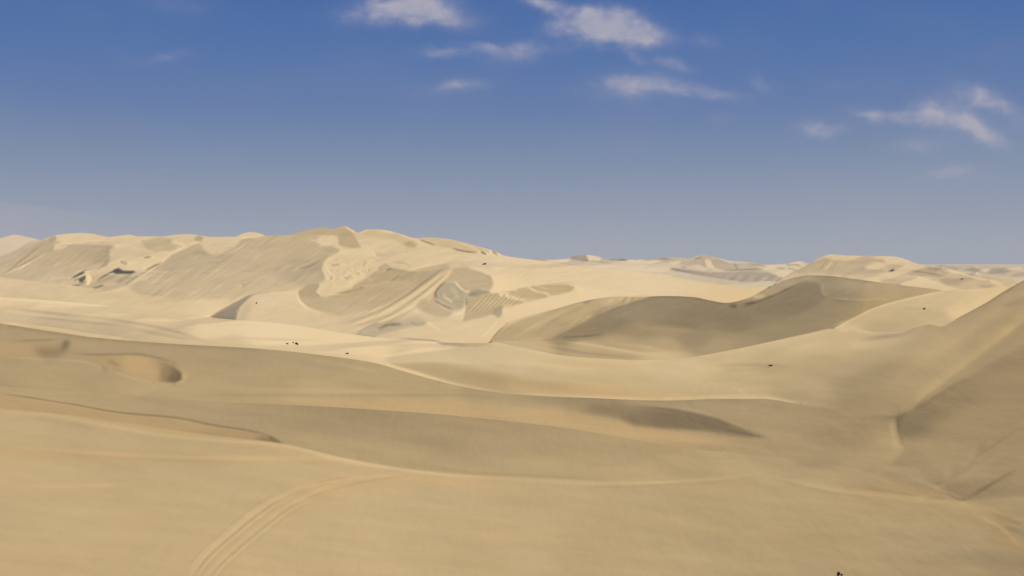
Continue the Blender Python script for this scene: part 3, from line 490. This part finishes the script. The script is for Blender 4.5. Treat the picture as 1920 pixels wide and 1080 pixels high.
VERB, KAP, TWW, KB = 0, .04, .06, .35
def solve(PYs, R0s, px, joins, lam, mu, start=None, gn=4, it=60, vis=None):
    """joins[k] = prescribed log jump between section k and k+1"""
    px = np.asarray(px); secs = range(len(PYs)); geo = []
    for k in secs:
        t = (PYs[k]-HZ)/FPX; u = (px-960)/FPX; ux = np.diff(u)[None]
        te = np.diff(t, axis=0); te = .5*(te[:, 1:]+te[:, :-1]); tx = .5*(np.diff(t, axis=1)[1:]+np.diff(t, axis=1)[:-1])
        tc = .25*(t[1:, 1:]+t[1:, :-1]+t[:-1, 1:]+t[:-1, :-1]); uc = np.broadcast_to(.5*(u[1:]+u[:-1]), tc.shape)
        yc_ = tc*FPX+HZ; av = lambda q: .5*(q[1:]+q[:-1])[None]; mid_ = .5*(av(PYs[k][0])+av(PYs[k][-1]))
        jt = jb = 1.9
        jt, jb = jt + 0*px, jb + 0*px
        yc_ = np.where(yc_ < mid_, np.maximum(yc_, np.minimum(av(PYs[k][-1]+jt), mid_)), np.minimum(yc_, np.maximum(av(PYs[k][0]-jb), mid_)))
        cT = np.clip(lin(samp(T, uc*FPX+960, yc_))/KK - AMB, .02, .985)
        w = np.sqrt(np.clip(np.abs(te)*FPX/2., .05, 4))
        wc = np.ones_like(w)
        for cvis in (vis or ()): wc = wc*(1-np.clip((tc*FPX+HZ - cv(cvis, uc*FPX+960) + 3)/2.5, 0, 1)*.99)   # buried part: no target
        geo.append((te, tx, np.broadcast_to(ux, te.shape), tc, uc, cT, w, wc))
    def D(k, r):
        te, tx, ux = geo[k][:3]
        re = .5*((r[1:, 1:]-r[:-1, 1:]) + (r[1:, :-1]-r[:-1, :-1])); rx = .5*((r[1:, 1:]-r[1:, :-1]) + (r[:-1, 1:]-r[:-1, :-1]))
        b = re/te; return (rx-b*tx)/ux, b
    def DT(k, ga, gb, shape):
        te, tx, ux = geo[k][:3]
        grx = ga/ux; gre = (gb - ga*tx/ux)/te; o = np.zeros(shape)
        o[1:, 1:] += .5*(gre+grx); o[:-1, 1:] += .5*(-gre+grx); o[1:, :-1] += .5*(gre-grx); o[:-1, :-1] += .5*(-gre-grx)
        return o
    WJ = 30.; BM = -.6                       # BM: steepest sight-facing limit
    def shade(k, a, b):
        tc, uc = geo[k][3:5]; n = np.stack([a, -1-a*uc-b*tc, -b]); q = np.sqrt((n*n).sum(0)); return n, q, (n*SV[:, None, None]).sum(0)/q
    base = [D(k, R0s[k]) for k in secs]; base = [(a, np.minimum(b, BM)) for a, b in base]
    MU = [np.full(x.shape, mu) for x in R0s]
    MU[-1] += .6*np.exp(-np.arange(len(MU[-1]))[::-1]/2.5)[:, None]*(1/len(MU[-1]))**.5
    MU[0] += .05*np.exp(-np.arange(len(MU[0]))/2.5)[:, None]
    TW = []
    for k in secs:
        te, ux, w = geo[k][0], geo[k][2], geo[k][6]; TW.append((TWW*w)**2*(1/(te*base[k][1]**2)**2 + 1/(ux*base[k][1])**2))
    def tw(d, k):                            # twist penalty: keeps neighbouring rows and columns in step
        e = (d[1:, 1:]-d[1:, :-1]-d[:-1, 1:]+d[:-1, :-1])*TW[k]; o = np.zeros(d.shape)
        o[1:, 1:] += e; o[1:, :-1] -= e; o[:-1, 1:] -= e; o[:-1, :-1] += e
        return o
    def obj(V):
        o = 0
        for k in secs:
            w, cT, wc = geo[k][6], geo[k][5], geo[k][7]; a, b = D(k, V[k]); a0, b0 = base[k]; bc = np.minimum(b, BM)
            c = shade(k, a, bc)[2]
            o += ((w*wc*(c-cT))**2).sum() + ((lam*w*(a/bc-a0/b0))**2).sum() + ((lam*w*(1/b0-1/bc))**2).sum() + ((KAP*w*np.log(bc/b0))**2).sum() + ((KB*w*np.clip(np.log(bc/b0)-1.2, 0, 9))**2).sum() + (MU[k]*(V[k]-R0s[k])**2).sum() + ((V[k]-R0s[k])*tw(V[k]-R0s[k], k)).sum() + 30*(np.clip(b-BM, 0, 9)**2).sum()
        for k in range(len(V)-1): o += (WJ*WJ*(V[k+1][0]-V[k][-1]-joins[k])**2).sum()
        return o
    dot = lambda A, B: sum((p*q).sum() for p, q in zip(A, B))
    X = [r.copy() for r in (start or R0s)]; nu = .3; cur = obj(X)
    for g in range(gn):
        Js, rhs, dg = [], [], []
        for k in secs:
            te, tx, ux, tc, uc, cT, w, wc = geo[k]; a, b = D(k, X[k]); a0, b0 = base[k]; over = np.clip(b-BM, 0, 9); b = np.minimum(b, BM)
            n, q, c = shade(k, a, b); sv = SV[:, None, None]
            ca = (SV[0]-SV[1]*uc - c*(n[0]-uc*n[1])/q)/q*w*wc; cb = (-SV[1]*tc-SV[2] - c*(-tc*n[1]-n[2])/q)/q*w*wc
            s1a, s1b, r1 = lam*w/b, -lam*w*a/b**2, lam*w*(a/b-a0/b0)
            s2b, r2_ = lam*w/b**2, lam*w*(1/b0-1/b)
            ob = 5.5*(over > 0); rr = w*wc*(c-cT)
            haa = ca*ca+s1a**2; hab = ca*cb+s1a*s1b; hbb = cb*cb+s1b**2+s2b**2+ob**2+(KAP*w/b)**2+(KB*w/b)**2*(b/b0 > 3.32)
            Js.append((haa, hab, hbb, w*w/b**2, w*w/b**4))
            rhs.append(-DT(k, ca*rr+s1a*r1, cb*rr+s1b*r1+s2b*r2_+ob*5.5*over+(KAP*w)**2*np.log(b/b0)/b+(KB*w)**2*np.clip(np.log(b/b0)-1.2, 0, 9)/b, X[k].shape) - MU[k]*(X[k]-R0s[k]) - tw(X[k]-R0s[k], k))
        for k in range(len(X)-1):
            d = (X[k+1][0]-X[k][-1]-joins[k])*WJ*WJ; rhs[k+1][0] -= d; rhs[k][-1] += d
        ok = False
        for tries in range(4):
            pre = []
            for k in secs:
                te, tx, ux = geo[k][:3]; haa, hab, hbb, pa, pb = Js[k]; A2 = haa+nu*pa; B2 = hbb+nu*pb
                gx = 1/ux; gt = 1/te; d = np.zeros(X[k].shape)
                for sx, se, sl in ((1,1,(slice(1,None),slice(1,None))),(1,-1,(slice(None,-1),slice(1,None))),(-1,1,(slice(1,None),slice(None,-1))),(-1,-1,(slice(None,-1),slice(None,-1)))):
                    A = .5*(sx*gx - se*gt*tx*gx); B = .5*se*gt; d[sl] += A*A*A2+2*A*B*hab+B*B*B2 + TW[k]
                if k > 0: d[0] += WJ*WJ
                if k < len(X)-1: d[-1] += WJ*WJ
                pre.append(1/(d+MU[k]+1e-9))
            def H(V):
                o = []
                for k in secs:
                    a, b = D(k, V[k]); haa, hab, hbb, pa, pb = Js[k]
                    o.append(DT(k, (haa+nu*pa)*a+hab*b, hab*a+(hbb+nu*pb)*b, V[k].shape) + MU[k]*V[k] + tw(V[k], k))
                for k in range(len(V)-1):
                    d = (V[k+1][0]-V[k][-1])*WJ*WJ; o[k+1][0] += d; o[k][-1] -= d
                return o
            Z = [0*x for x in X]; R = rhs; Y = [p*r for p, r in zip(pre, R)]; Pd = Y; ry = ry0 = dot(R, Y)
            for i in range(it):
                HP = H(Pd); al = ry/dot(Pd, HP); Z = [z+al*p for z, p in zip(Z, Pd)]; R = [r-al*h for r, h in zip(R, HP)]
                Y = [p*r for p, r in zip(pre, R)]; r2 = dot(R, Y)
                Pd = [y+r2/ry*p for y, p in zip(Y, Pd)]; ry = r2
                if r2 < 1e-5*ry0: break
            Xn = [x+z for x, z in zip(X, Z)]; o = obj(Xn)
            if o < cur: X, ok = Xn, True; nu *= .35; gain = (cur-o)/cur; cur = o; break
            nu *= 4
        if VERB: print('    gn', g, 'nu', round(nu, 4), 'obj', round(float(cur), 2), 'cg', i, ok)
        if not ok or gain < .004: break
    e = []
    for k in secs:
        te, tx, ux, tc, uc, cT, w, wc = geo[k]; a, b = D(k, X[k]); c = shade(k, a, b)[2]
        e.append((c, cT, tc*FPX+HZ, uc*FPX+960, b, a))
    return X, e

def patch(x0, x1, dx, secs, lam=.06, mu=4e-3, levels=(4, 2, 1), its=(150, 150, 120), gns=(14, 8, 6), vis=None):
    X = None; pp = None
    for lv, it, gn in zip(levels, its, gns):
        px = np.linspace(x0, x1, int((x1-x0)/(dx*lv))+1); PY, R0, J = [], [], []
        rprev = None
        for cb, rb, ct, rt, rowpx, jump in secs:
            yb, yt = cv(cb, px), cv(ct, px); yb = np.maximum(yb, yt+1.5)
            rt_ = cv(rt, px); rb_ = cv(rb, px) if rb is not None else rprev*np.exp(jp)
            m = max(int(np.percentile(yb-yt, 80)/(rowpx*lv)), 3)
            e = np.linspace(0, 1, m+1)[:, None]; y = yb+(yt-yb)*e; tb, tt, t = (yb-HZ)/FPX, (yt-HZ)/FPX, (y-HZ)/FPX
            rt_ = np.maximum(rt_, rb_*1.004)
            sl = (rt_*tt-rb_*tb)/(rb_-rt_)
            r = rb_*(sl+tb)/(sl+t); PY.append(y); R0.append(np.log(r))
            jp = cv(jump, px).clip(0) if jump is not None else 0*px; J.append(jp); rprev = rt_

        if X is not None:                                    # carry the coarse solution over (cubic in both directions)
            def cub(a, q):
                i = np.clip(q.astype(int), 0, len(a)-2); f = (q-i).reshape((-1,)+(1,)*(a.ndim-1)); p = np.concatenate([2*a[:1]-a[1:2], a, 2*a[-1:]-a[-2:-1]])
                A, B, C_, E = p[i], p[i+1], p[i+2], p[i+3]
                return B + .5*f*(C_-A + f*(2*A-5*B+4*C_-E + f*(3*(B-C_)+E-A)))
            N = []
            for x, r0, rr in zip(X, R0, pp[2]):
                a = blur(cub((x-rr).T, np.linspace(0, x.shape[1]-1, len(px))).T, 1.2, .5)
                N.append(r0 + cub(a, np.linspace(0, len(a)-1, r0.shape[0])))
            X = N
        X, e = solve(PY, R0, px, J, lam, mu, X, gn, it, vis); pp = (px, PY, R0)
    for k in range(len(X)-1):                                # close the seams exactly
        err = X[k+1][0]-X[k][-1]-J[k]
        for a, sgn in ((X[k], .5), (X[k+1], -.5)):
            h = min(len(a)-1, 14); f = np.linspace(1, 0, h+1)[:, None]**2
            if sgn > 0: a[-1-h:] += sgn*err*f[::-1]
            else: a[:h+1] += sgn*err*f
    return px, PY, X, e, J

DARK_W = [(800,2000),(859,2000),(860,665)]+DARK[1:]+[(1831,2000),(2200,2000)]
EAST_W = [(1300,2000),(1559,2000)]+EAST[1:]
HILL_W = HILL[:-1]+[(1441,2000),(2200,2000)]
MID_W = [(800,2000),(1439,2000)]+MID_R[:-1]+[(1940,540),(1941,2000),(2200,2000)]
PATCHES = {}

PATCHES['near'] = patch(-150, 2070, 2.6, [
    (BOT, [(-160,50),(960,51),(2080,50)], C, [(-160,128),(0,122),(250,114),(530,106),(800,97),(1000,92),(1420,92),(1640,89),(1810,84),(1920,80),(2080,72)], 3, None),
    (C, None, M, [(-160,150),(0,145),(350,135),(620,122),(930,116),(1200,112),(1400,112),(1640,99),(1755,92),(1850,93),(1920,93),(2080,84)], 2.4, [(-160,0),(420,0),(640,.07),(900,.12),(1100,.10),(1250,.05),(1370,0),(2080,0)]),
    (M, None, G, [(-160,262),(0,250),(400,225),(700,205),(960,188),(1250,176),(1500,146),(1640,116),(1740,112),(1810,112),(1920,112),(2080,96)], 2.4, [(-160,.14),(0,.12),(500,.10),(700,.10),(960,.12),(1250,.10),(1400,.06),(1520,0),(2080,0)]),
    (G, None, NEAR, [(-160,400),(0,385),(400,355),(925,318),(1200,285),(1450,275),(1560,270),(1640,250),(1742,215),(1764,198),(1850,160),(1920,132),(2080,104)], 2.4, None)], mu=1e-2)

def behind(key, pts, k=1.03):               # a farther dune starts behind the crest it rises from
    px, PY, X, e, J = PATCHES[key]; q = np.arange(pts[0][0], pts[-1][0]+1, 4.); c = cv(pts, q); n = np.interp(q, px, np.exp(X[-1][-1]))*k
    d = np.maximum(n-c, 0); h = 15; d = np.array([d[max(i-h, 0):i+h+1].max() for i in range(len(d))]); d = blur(d[None], 16, .1)[0]
    return list(zip(q, c+d))
PATCHES['central'] = patch(862, 1828, 2, [(off(NEAR, 9), behind('near', [(860,345),(925,335),(1200,302),(1450,300),(1560,305),(1700,360),(1830,430)]), DARK, behind('near', [(860,350),(925,345),(1000,352),(1120,365),(1250,378),(1400,375),(1520,400),(1620,430),(1770,500),(1830,520)], 1.12), 1.8, None)], vis=[NEAR])
PATCHES['east'] = patch(1515, 2070, 3, [([(1500,651),(1560,626),(1640,632),(1742,617),(1764,622),(1850,604),(1920,596),(2080,590)], behind('near', [(1500,290),(1600,282),(1742,258),(1850,235),(1920,220),(2080,200)]), EAST, [(1500,300),(1560,318),(1640,365),(1770,450),(1900,480),(2080,500)], 2.4, None)], vis=[NEAR])
PATCHES['hill'] = patch(-150, 1498, 1.35, [(off(NEAR, 9), behind('near', [(-160,440),(0,430),(300,405),(600,380),(925,372),(1100,405),(1300,440),(1500,480)]), HILL, [(-160,640),(0,700),(90,760),(300,820),(640,850),(900,820),(1100,850),(1300,760),(1440,650),(1500,600)], 1.35, None)], lam=.025, vis=[NEAR, DARK_W])

PATCHES['mid_right'] = patch(1442, 1938, 1.5, [(off(DARK, 30), [(1440,850),(1600,820),(1770,800),(1940,850)], MID_R, [(1440,1150),(1600,1250),(1800,1150),(1940,1100)], 1.25, None)], vis=[DARK_W, EAST_W])
PATCHES['far_left'] = patch(-150, 139, 3, [([(-160,585),(0,530),(140,480)], [(-160,1200),(140,1500)], FAR_L, [(-160,2600),(140,2500)], 2, None)], vis=[HILL])
PATCHES['far_middle'] = patch(932, 1638, 1.6, [([(930,520),(1100,525),(1440,560),(1640,560)], [(930,1500),(1640,1100)], FAR_M, [(930,2700),(1640,2300)], 1.2, None)], vis=[HILL_W, DARK_W, MID_W])
PATCHES['far_right'] = patch(1702, 2070, 1.8, [([(1700,560),(2080,560)], [(1700,1000),(2080,1000)], FAR_R, [(1700,3200),(2080,3200)], 1.3, None)], vis=[MID_W, EAST_W, NEAR])


# every farther dune must stand wholly behind the crest in front of it
def clear(far, near, lim=None):
    px, PY, X, e, J = PATCHES[far]; nx, NY, NX, _, _ = PATCHES[near]; cr, cy = np.exp(NX[-1][-1]), NY[-1][-1]; k = 1.
    for i in range(0, len(px), 3):
        if px[i] < nx[0]+4 or px[i] > nx[-1]-4: continue
        c = int(np.searchsorted(nx, px[i])); y0 = cy[c]
        yn = np.concatenate([y[::-1, c] for y in NY[::-1]]); rn = np.concatenate([np.exp(x[::-1, c]) for x in NX[::-1]])
        for y, x in zip(PY, X):
            m = (y[:, i] > y0+.5)
            if m.any(): k = max(k, (1.02*np.interp(y[m, i], yn, rn)/np.exp(x[m, i])).max())
    for j in range(len(X)): X[j] = X[j] + math.log(k)
    if VERB: print('clear', far, near, round(k, 3))
for f_, n_ in (('central', 'near'), ('east', 'near'), ('central', 'east'), ('hill', 'near'), ('hill', 'central'), ('mid_right', 'central'), ('mid_right', 'east'), ('mid_right', 'near'), ('far_left', 'hill'), ('far_middle', 'hill'), ('far_middle', 'mid_right'), ('far_right', 'mid_right'), ('far_right', 'east')): clear(f_, n_)
# ---------------------------------------------------------------- sand materials
def sand_material(name, c0, ochre, crust, scale=1.0, ripple=.02):
    m = bpy.data.materials.new(name); m.use_nodes = True; nt = m.node_tree; ns, L = nt.nodes, nt.links
    b = ns['Principled BSDF']; b.inputs['Roughness'].default_value = .95; b.inputs['Specular IOR Level'].default_value = .08
    geo = ns.new('ShaderNodeNewGeometry'); at = ns.new('ShaderNodeAttribute'); at.attribute_name = 'mineral'; ac = ns.new('ShaderNodeAttribute'); ac.attribute_name = 'crust'
    def noise(sc, stretch, detail=4, rough=.55):
        mp = ns.new('ShaderNodeMapping'); mp.inputs['Scale'].default_value = (sc, sc*stretch, sc); mp.inputs['Rotation'].default_value = (0, 0, R(14))
        L.new(geo.outputs['Position'], mp.inputs[0]); n = ns.new('ShaderNodeTexNoise'); n.inputs['Scale'].default_value = 1; n.inputs['Detail'].default_value = detail; n.inputs['Roughness'].default_value = rough
        L.new(mp.outputs[0], n.inputs['Vector']); return n.outputs[0]
    def rng_(x, a, b_, c, d):
        n = ns.new('ShaderNodeMapRange'); L.new(x, n.inputs[0])
        for i, v in enumerate((a, b_, c, d)): n.inputs[i+1].default_value = v
        return n.outputs[0]
    def mix(f, a, b_):
        n = ns.new('ShaderNodeMix'); n.data_type = 'RGBA'
        for s, v in ((n.inputs[0], f), (n.inputs[6], a), (n.inputs[7], b_)):
            if isinstance(v, tuple): s.default_value = v+(1,)
            else: L.new(v, s)
        return n.outputs[2]
    f1 = noise(.018*scale, .45, 5); f2 = noise(.25*scale, .35, 6, .65); f3 = noise(7*scale, 1, 3, .7)
    c = mix(rng_(f1, .35, .7, 0, .5), tuple(x*1.02 for x in c0), tuple(x*y for x, y in zip(c0, (.97, .93, .84))))
    c = mix(rng_(f2, .35, .68, 0, .35), c, tuple(x*.93 for x in c0))
    c = mix(rng_(f3, .3, .75, 0, .3), c, tuple(x*.86 for x in c0))
    c = mix(rng_(at.outputs['Fac'], 0, 1.1, 0, 1), c, ochre)
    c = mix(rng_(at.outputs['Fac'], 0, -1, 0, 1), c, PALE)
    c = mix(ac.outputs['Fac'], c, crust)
    L.new(c, b.inputs['Base Color'])
    bp = ns.new('ShaderNodeBump'); bp.inputs['Strength'].default_value = 1.0; bp.inputs['Distance'].default_value = ripple
    h = ns.new('ShaderNodeMath'); h.operation = 'ADD'; L.new(noise(1.1*scale, .22, 3, .6), h.inputs[0]); L.new(noise(.22*scale, .3, 4, .6), h.inputs[1])
    L.new(h.outputs[0], bp.inputs['Height']); L.new(bp.outputs[0], b.inputs['Normal'])
    return m
C_SAND = (.572, .428, .224)
PALE = (.60, .475, .305)
M_NEAR = sand_material('wind_blown_sand', C_SAND, (.60, .41, .190), (.37, .325, .225), 1.0, .026)
M_MID = sand_material('dune_sand', C_SAND, (.56, .40, .205), (.34, .315, .225), .45, .05)
M_FAR = sand_material('distant_sand', (.565, .445, .28), (.53, .39, .22), (.37, .32, .24), .12, .15)

def tag(o, label=None, cat=None, group=None, kind=None):
    for k, v in (('label', label), ('category', cat), ('group', group), ('kind', kind)):
        if v: o[k] = v
def mesh_object(name, V, F, mat, mineral=None, crust=None):
    me = bpy.data.meshes.new(name); me.from_pydata([], [], [])
    V = np.asarray(V, np.float32); F = np.asarray(F, np.int32)
    me.vertices.add(len(V)); me.vertices.foreach_set('co', V.ravel()); me.loops.add(F.size); me.loops.foreach_set('vertex_index', F.ravel())
    me.polygons.add(len(F)); me.polygons.foreach_set('loop_start', np.arange(0, F.size, 4, dtype=np.int32)); me.polygons.foreach_set('use_smooth', np.ones(len(F), bool))
    me.update(calc_edges=True); me.validate()
    if mineral is not None:
        a = me.attributes.new('mineral', 'FLOAT', 'POINT'); a.data.foreach_set('value', np.asarray(mineral, np.float32))
    if crust is not None:
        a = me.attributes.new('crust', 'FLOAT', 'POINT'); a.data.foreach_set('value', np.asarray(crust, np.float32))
    me.materials.append(mat); o = bpy.data.objects.new(name, me); col.objects.link(o); return o

def dune(name, key, mat, skirt=True):
    px, PY, X, _, J = PATCHES[key]; rows, mins, sharp = [], [], []
    for y, x in zip(PY, X):
        r = np.exp(x); u = (px-960)/FPX
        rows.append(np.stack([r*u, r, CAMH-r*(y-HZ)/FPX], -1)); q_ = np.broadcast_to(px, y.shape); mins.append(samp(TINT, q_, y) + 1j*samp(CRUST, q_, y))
    H0 = len(rows); nb = len(rows)
    for k in range(H0-1, 0, -1):                         # inner crest lines: the sand behind runs on, out of sight, below the crest
        y, x, c = PY[k], X[k], rows[k-1][-1]; g_ = np.minimum((x[5]-x[0])/(y[5]-y[0]), -.0005); yy = y[0]+2.; r = np.exp(np.maximum(x[0]+g_*2, X[k-1][-1]+.0005)); u = (px-960)/FPX
        hid = np.stack([r*u, r, CAMH-r*(yy-HZ)/FPX], -1)
        rows[k] = np.concatenate([hid[None], rows[k]]); mins[k] = np.concatenate([mins[k][:1], mins[k]])
        rows.append(np.stack([c, hid])); mins.append(np.repeat(mins[k-1][-1:], 2, 0))
    c = rows[H0-1][-1]; m = mins[H0-1][-1:]; b = [c]         # lee side behind the crest
    for k, dz in ((1.02, .06), (1.08, .16), (1.2, .2), (1.5, .22)):
        q = c*1.0; q[:, 0] *= k; q[:, 1] *= k; q[:, 2] = c[:, 2] - dz*(k-1)*c[:, 1]; b.append(q)
    back = (np.array(b), np.repeat(m, len(b), 0))
    if skirt:                                            # buried foot in front
        f = rows[0][0]; a = f*1.0; a[:, :2] *= .985; a[:, 2] -= .02*f[:, 1]; rows.insert(0, np.array([a, f])); mins.insert(0, np.repeat(mins[0][:1], 2, 0))
    rows.append(back[0]); mins.append(back[1])
    def wing(c, m):                                      # carry the dune on past the picture's edge
        L_, R_s = [], []
        for k, dz in ((2.5, .5), (1.2, .16), (.5, .04), (.15, .004)):
            L_.append(c[:, :1] + np.stack([-k*c[:, :1, 1]*.5, 0*c[:, :1, 1], -dz*np.clip(c[:, :1, 2]+10, 0, 60)], -1)); R_s.insert(0, c[:, -1:] + np.stack([k*c[:, -1:, 1]*.5, 0*c[:, -1:, 1], -dz*np.clip(c[:, -1:, 2]+10, 0, 60)], -1))
        return np.concatenate(L_+[c]+R_s, 1), np.concatenate([np.repeat(m[:, :1], 4, 1), m, np.repeat(m[:, -1:], 4, 1)], 1)
    lx, rx = px[0] < -100, px[-1] > 2000
    if lx or rx:
        rows, mins = [list(t_) for t_ in zip(*[wing(c, m) for c, m in zip(rows, mins)])]
        if not lx: rows = [c[:, 4:] for c in rows]; mins = [m[:, 4:] for m in mins]
        if not rx: rows = [c[:, :-4] for c in rows]; mins = [m[:, :-4] for m in mins]
        J = [np.concatenate([np.repeat(j[:1], 4*lx), j, np.repeat(j[-1:], 4*rx)]) for j in J]; px = np.zeros(rows[0].shape[1])
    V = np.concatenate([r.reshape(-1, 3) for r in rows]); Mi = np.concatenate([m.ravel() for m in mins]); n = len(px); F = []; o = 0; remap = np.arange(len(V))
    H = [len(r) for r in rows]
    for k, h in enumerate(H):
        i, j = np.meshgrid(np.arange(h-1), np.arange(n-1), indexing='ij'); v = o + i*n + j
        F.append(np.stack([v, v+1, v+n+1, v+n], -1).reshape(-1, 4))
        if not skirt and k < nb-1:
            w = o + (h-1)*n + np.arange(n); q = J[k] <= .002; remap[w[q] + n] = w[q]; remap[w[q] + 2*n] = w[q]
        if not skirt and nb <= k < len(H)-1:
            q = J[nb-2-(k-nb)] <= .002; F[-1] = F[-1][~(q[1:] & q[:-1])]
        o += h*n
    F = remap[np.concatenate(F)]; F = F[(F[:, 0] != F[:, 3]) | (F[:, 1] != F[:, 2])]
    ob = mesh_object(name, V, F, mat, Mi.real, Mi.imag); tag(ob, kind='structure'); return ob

dune('sand', 'near', M_NEAR, False)
for nm, k, mt in (('sand_dune', 'central', M_MID), ('sand_dune', 'east', M_MID), ('dune_hill', 'hill', M_MID), ('sand_dune', 'mid_right', M_MID), ('distant_dune', 'far_left', M_FAR), ('distant_dune', 'far_middle', M_FAR), ('distant_dune', 'far_right', M_FAR)):
    dune(nm, k, mt)
# the sand plain under and beyond everything, out to the horizon
gx = np.concatenate([-np.geomspace(30000, 30, 40), np.linspace(-20, 20, 9), np.geomspace(30, 30000, 40)]); gy = np.concatenate([-np.geomspace(3000, 30, 16), [0], np.geomspace(30, 40000, 60)])
A, B = np.meshgrid(gx, gy); Zg = -46 + 0*A; Zg += np.where(B > 500, 3*fbm(A/600, B/600, 3, 40), 0)
n = len(gx); i, j = np.meshgrid(np.arange(len(gy)-1), np.arange(n-1), indexing='ij'); v = i*n+j
g = mesh_object('ground', np.stack([A, B, Zg], -1).reshape(-1, 3), np.stack([v, v+1, v+n+1, v+n], -1).reshape(-1, 4), M_FAR, np.zeros(A.size)); tag(g, kind='structure')

# the thin dusty air over the plain
hb = bmesh.new(); bmesh.ops.create_cube(hb, size=1.0)
for v_ in hb.verts: v_.co = Vector((v_.co.x*9000, 2400+v_.co.y*6400, 25+v_.co.z*152))
hm = bpy.data.meshes.new('haze'); hb.to_mesh(hm); hb.free(); ho = bpy.data.objects.new('haze', hm); col.objects.link(ho); tag(ho, kind='stuff')
mh = bpy.data.materials.new('dusty_air'); mh.use_nodes = True; hn = mh.node_tree; hn.nodes.clear()
pv = hn.nodes.new('ShaderNodeVolumePrincipled'); pv.inputs['Color'].default_value = (.84, .88, .97, 1); pv.inputs['Density'].default_value = 5.5e-5; pv.inputs['Anisotropy'].default_value = 0
om = hn.nodes.new('ShaderNodeOutputMaterial'); hn.links.new(pv.outputs[0], om.inputs['Volume']); hm.materials.append(mh)
# ---------------------------------------------------------------- things lying on the sand
def locate(px_, py_, key):
    px, PY, X, _, J = PATCHES[key]; i = int(np.clip(np.searchsorted(px, px_)-1, 0, len(px)-2)); f = (px_-px[i])/(px[i+1]-px[i]); r = None
    for y, x in zip(PY, X):
        yc = y[:, i]*(1-f)+y[:, i+1]*f; xc = x[:, i]*(1-f)+x[:, i+1]*f
        if yc[-1] <= py_ <= yc[0]: r = float(np.exp(np.interp(py_, yc[::-1], xc[::-1]))); break
    return Vector((r*(px_-960)/FPX, r, CAMH-r*(py_-HZ)/FPX)), r/FPX
def rock_material(name, c):
    m = bpy.data.materials.new(name); m.use_nodes = True; nt = m.node_tree; b = nt.nodes['Principled BSDF']; b.inputs['Roughness'].default_value = .9
    n = nt.nodes.new('ShaderNodeTexNoise'); n.inputs['Scale'].default_value = 6; n.inputs['Detail'].default_value = 6; r = nt.nodes.new('ShaderNodeValToRGB')
    r.color_ramp.elements[0].position = .35; r.color_ramp.elements[0].color = tuple(x*.6 for x in c)+(1,); r.color_ramp.elements[1].position = .7; r.color_ramp.elements[1].color = tuple(min(x*1.3, 1) for x in c)+(1,)
    tcn = nt.nodes.new('ShaderNodeTexCoord'); nt.links.new(tcn.outputs['Object'], n.inputs['Vector']); nt.links.new(n.outputs[0], r.inputs[0]); nt.links.new(r.outputs[0], b.inputs['Base Color'])
    return m
R_DARK, R_PALE = rock_material('dark_rock', (.045, .032, .018)), rock_material('pale_rock', (.93, .90, .82))
def rock(px_, py_, key, w, h, label, mat=R_DARK, seed=1, tilt=0, group=None, extra=()):
    p, s = locate(px_, py_, key); bm = bmesh.new(); p = p + (Vector((0, 0, CAMH))-p).normalized()*w*s*.5
    for ox, oz, ww, hh in ((0, 0, w, h),)+tuple(extra):
        r = bmesh.ops.create_icosphere(bm, subdivisions=4, radius=1.0)
        for v in r['verts']:
            c = v.co.copy(); k = 1 + .38*mnoise.noise(c*1.3+Vector((seed*3.1+ox, 0, 0))) + .16*mnoise.noise(c*3.4+Vector((0, seed, 0)))
            c = Vector((round(c.x*2.4)/2.4*.25+c.x*.75, c.y, c.z))*k                     # slightly faceted, wind-worn
            v.co = Vector((c.x*ww*.5*s + ox*s, c.y*ww*.42*s, (c.z*.5+.22)*hh*s + oz*s))
    if tilt: bmesh.ops.rotate(bm, verts=bm.verts, cent=(0, 0, 0), matrix=Matrix.Rotation(R(tilt), 3, 'Y'))
    me = bpy.data.meshes.new('rock'); bm.to_mesh(me); bm.free(); me.materials.append(mat)
    for q in me.polygons: q.use_smooth = True
    o = bpy.data.objects.new('rock', me); o.location = p; col.objects.link(o); tag(o, label, 'rock', group)
GA = 'dark rocks scattered on the pale ridge'
rock(556, 645.5, 'near', 6, 4.5, 'largest dark rock of the loose cluster on the pale sunlit ridge', seed=2, tilt=22, group=GA)
rock(538.5, 645, 'near', 5, 2.6, 'flat dark rock at the left end of the cluster on the pale ridge', seed=3, group=GA)
rock(550, 643, 'near', 3.4, 2, 'tiny brown rock just left of the largest rock on the pale ridge', seed=4, group=GA)
rock(650.5, 663.5, 'near', 6.5, 2.8, 'lone low dark rock at the lower edge of the pale ridge', seed=5, tilt=-6, group=GA)
GB = 'dark rocks in the foreground sand'
rock(1572.5, 1077, 'near', 6.5, 6, 'rounded dark brown rock standing in the smooth foreground sand', seed=6, group=GB)
rock(1578, 1078, 'near', 4.5, 3, 'small dark stone touching the right side of the rounded foreground rock', seed=8, tilt=14, group=GB)
rock(908, 496, 'hill', 9, 3.4, 'dark slanting slab of rock on the bright shoulder of the big dune hill', seed=9, tilt=-22)
rock(481, 569, 'hill', 3, 3, 'small dark rock on the low dune half hidden behind the pale ridge', seed=10)
rock(1446, 685.5, 'near', 10, 2.2, 'low dark rock at the end of a shaded streak in the middle basin', seed=11)
rock(1733, 580, 'east', 4.5, 4, 'brown rock on the face of the sunlit dune beside the big right dune', seed=12)
rock(1673, 508.5, 'mid_right', 4.5, 2.6, 'dark rock on the flank of the distant dune to the right', seed=13)
rock(1805, 522, 'mid_right', 5.5, 1.8, 'bright white rock among the distant hummocks on the right', R_PALE, seed=14)
rock(1765, 499.5, 'far_right', 5, 1.5, 'pale rock on the skyline of the farthest dunes at right', R_PALE, seed=15)
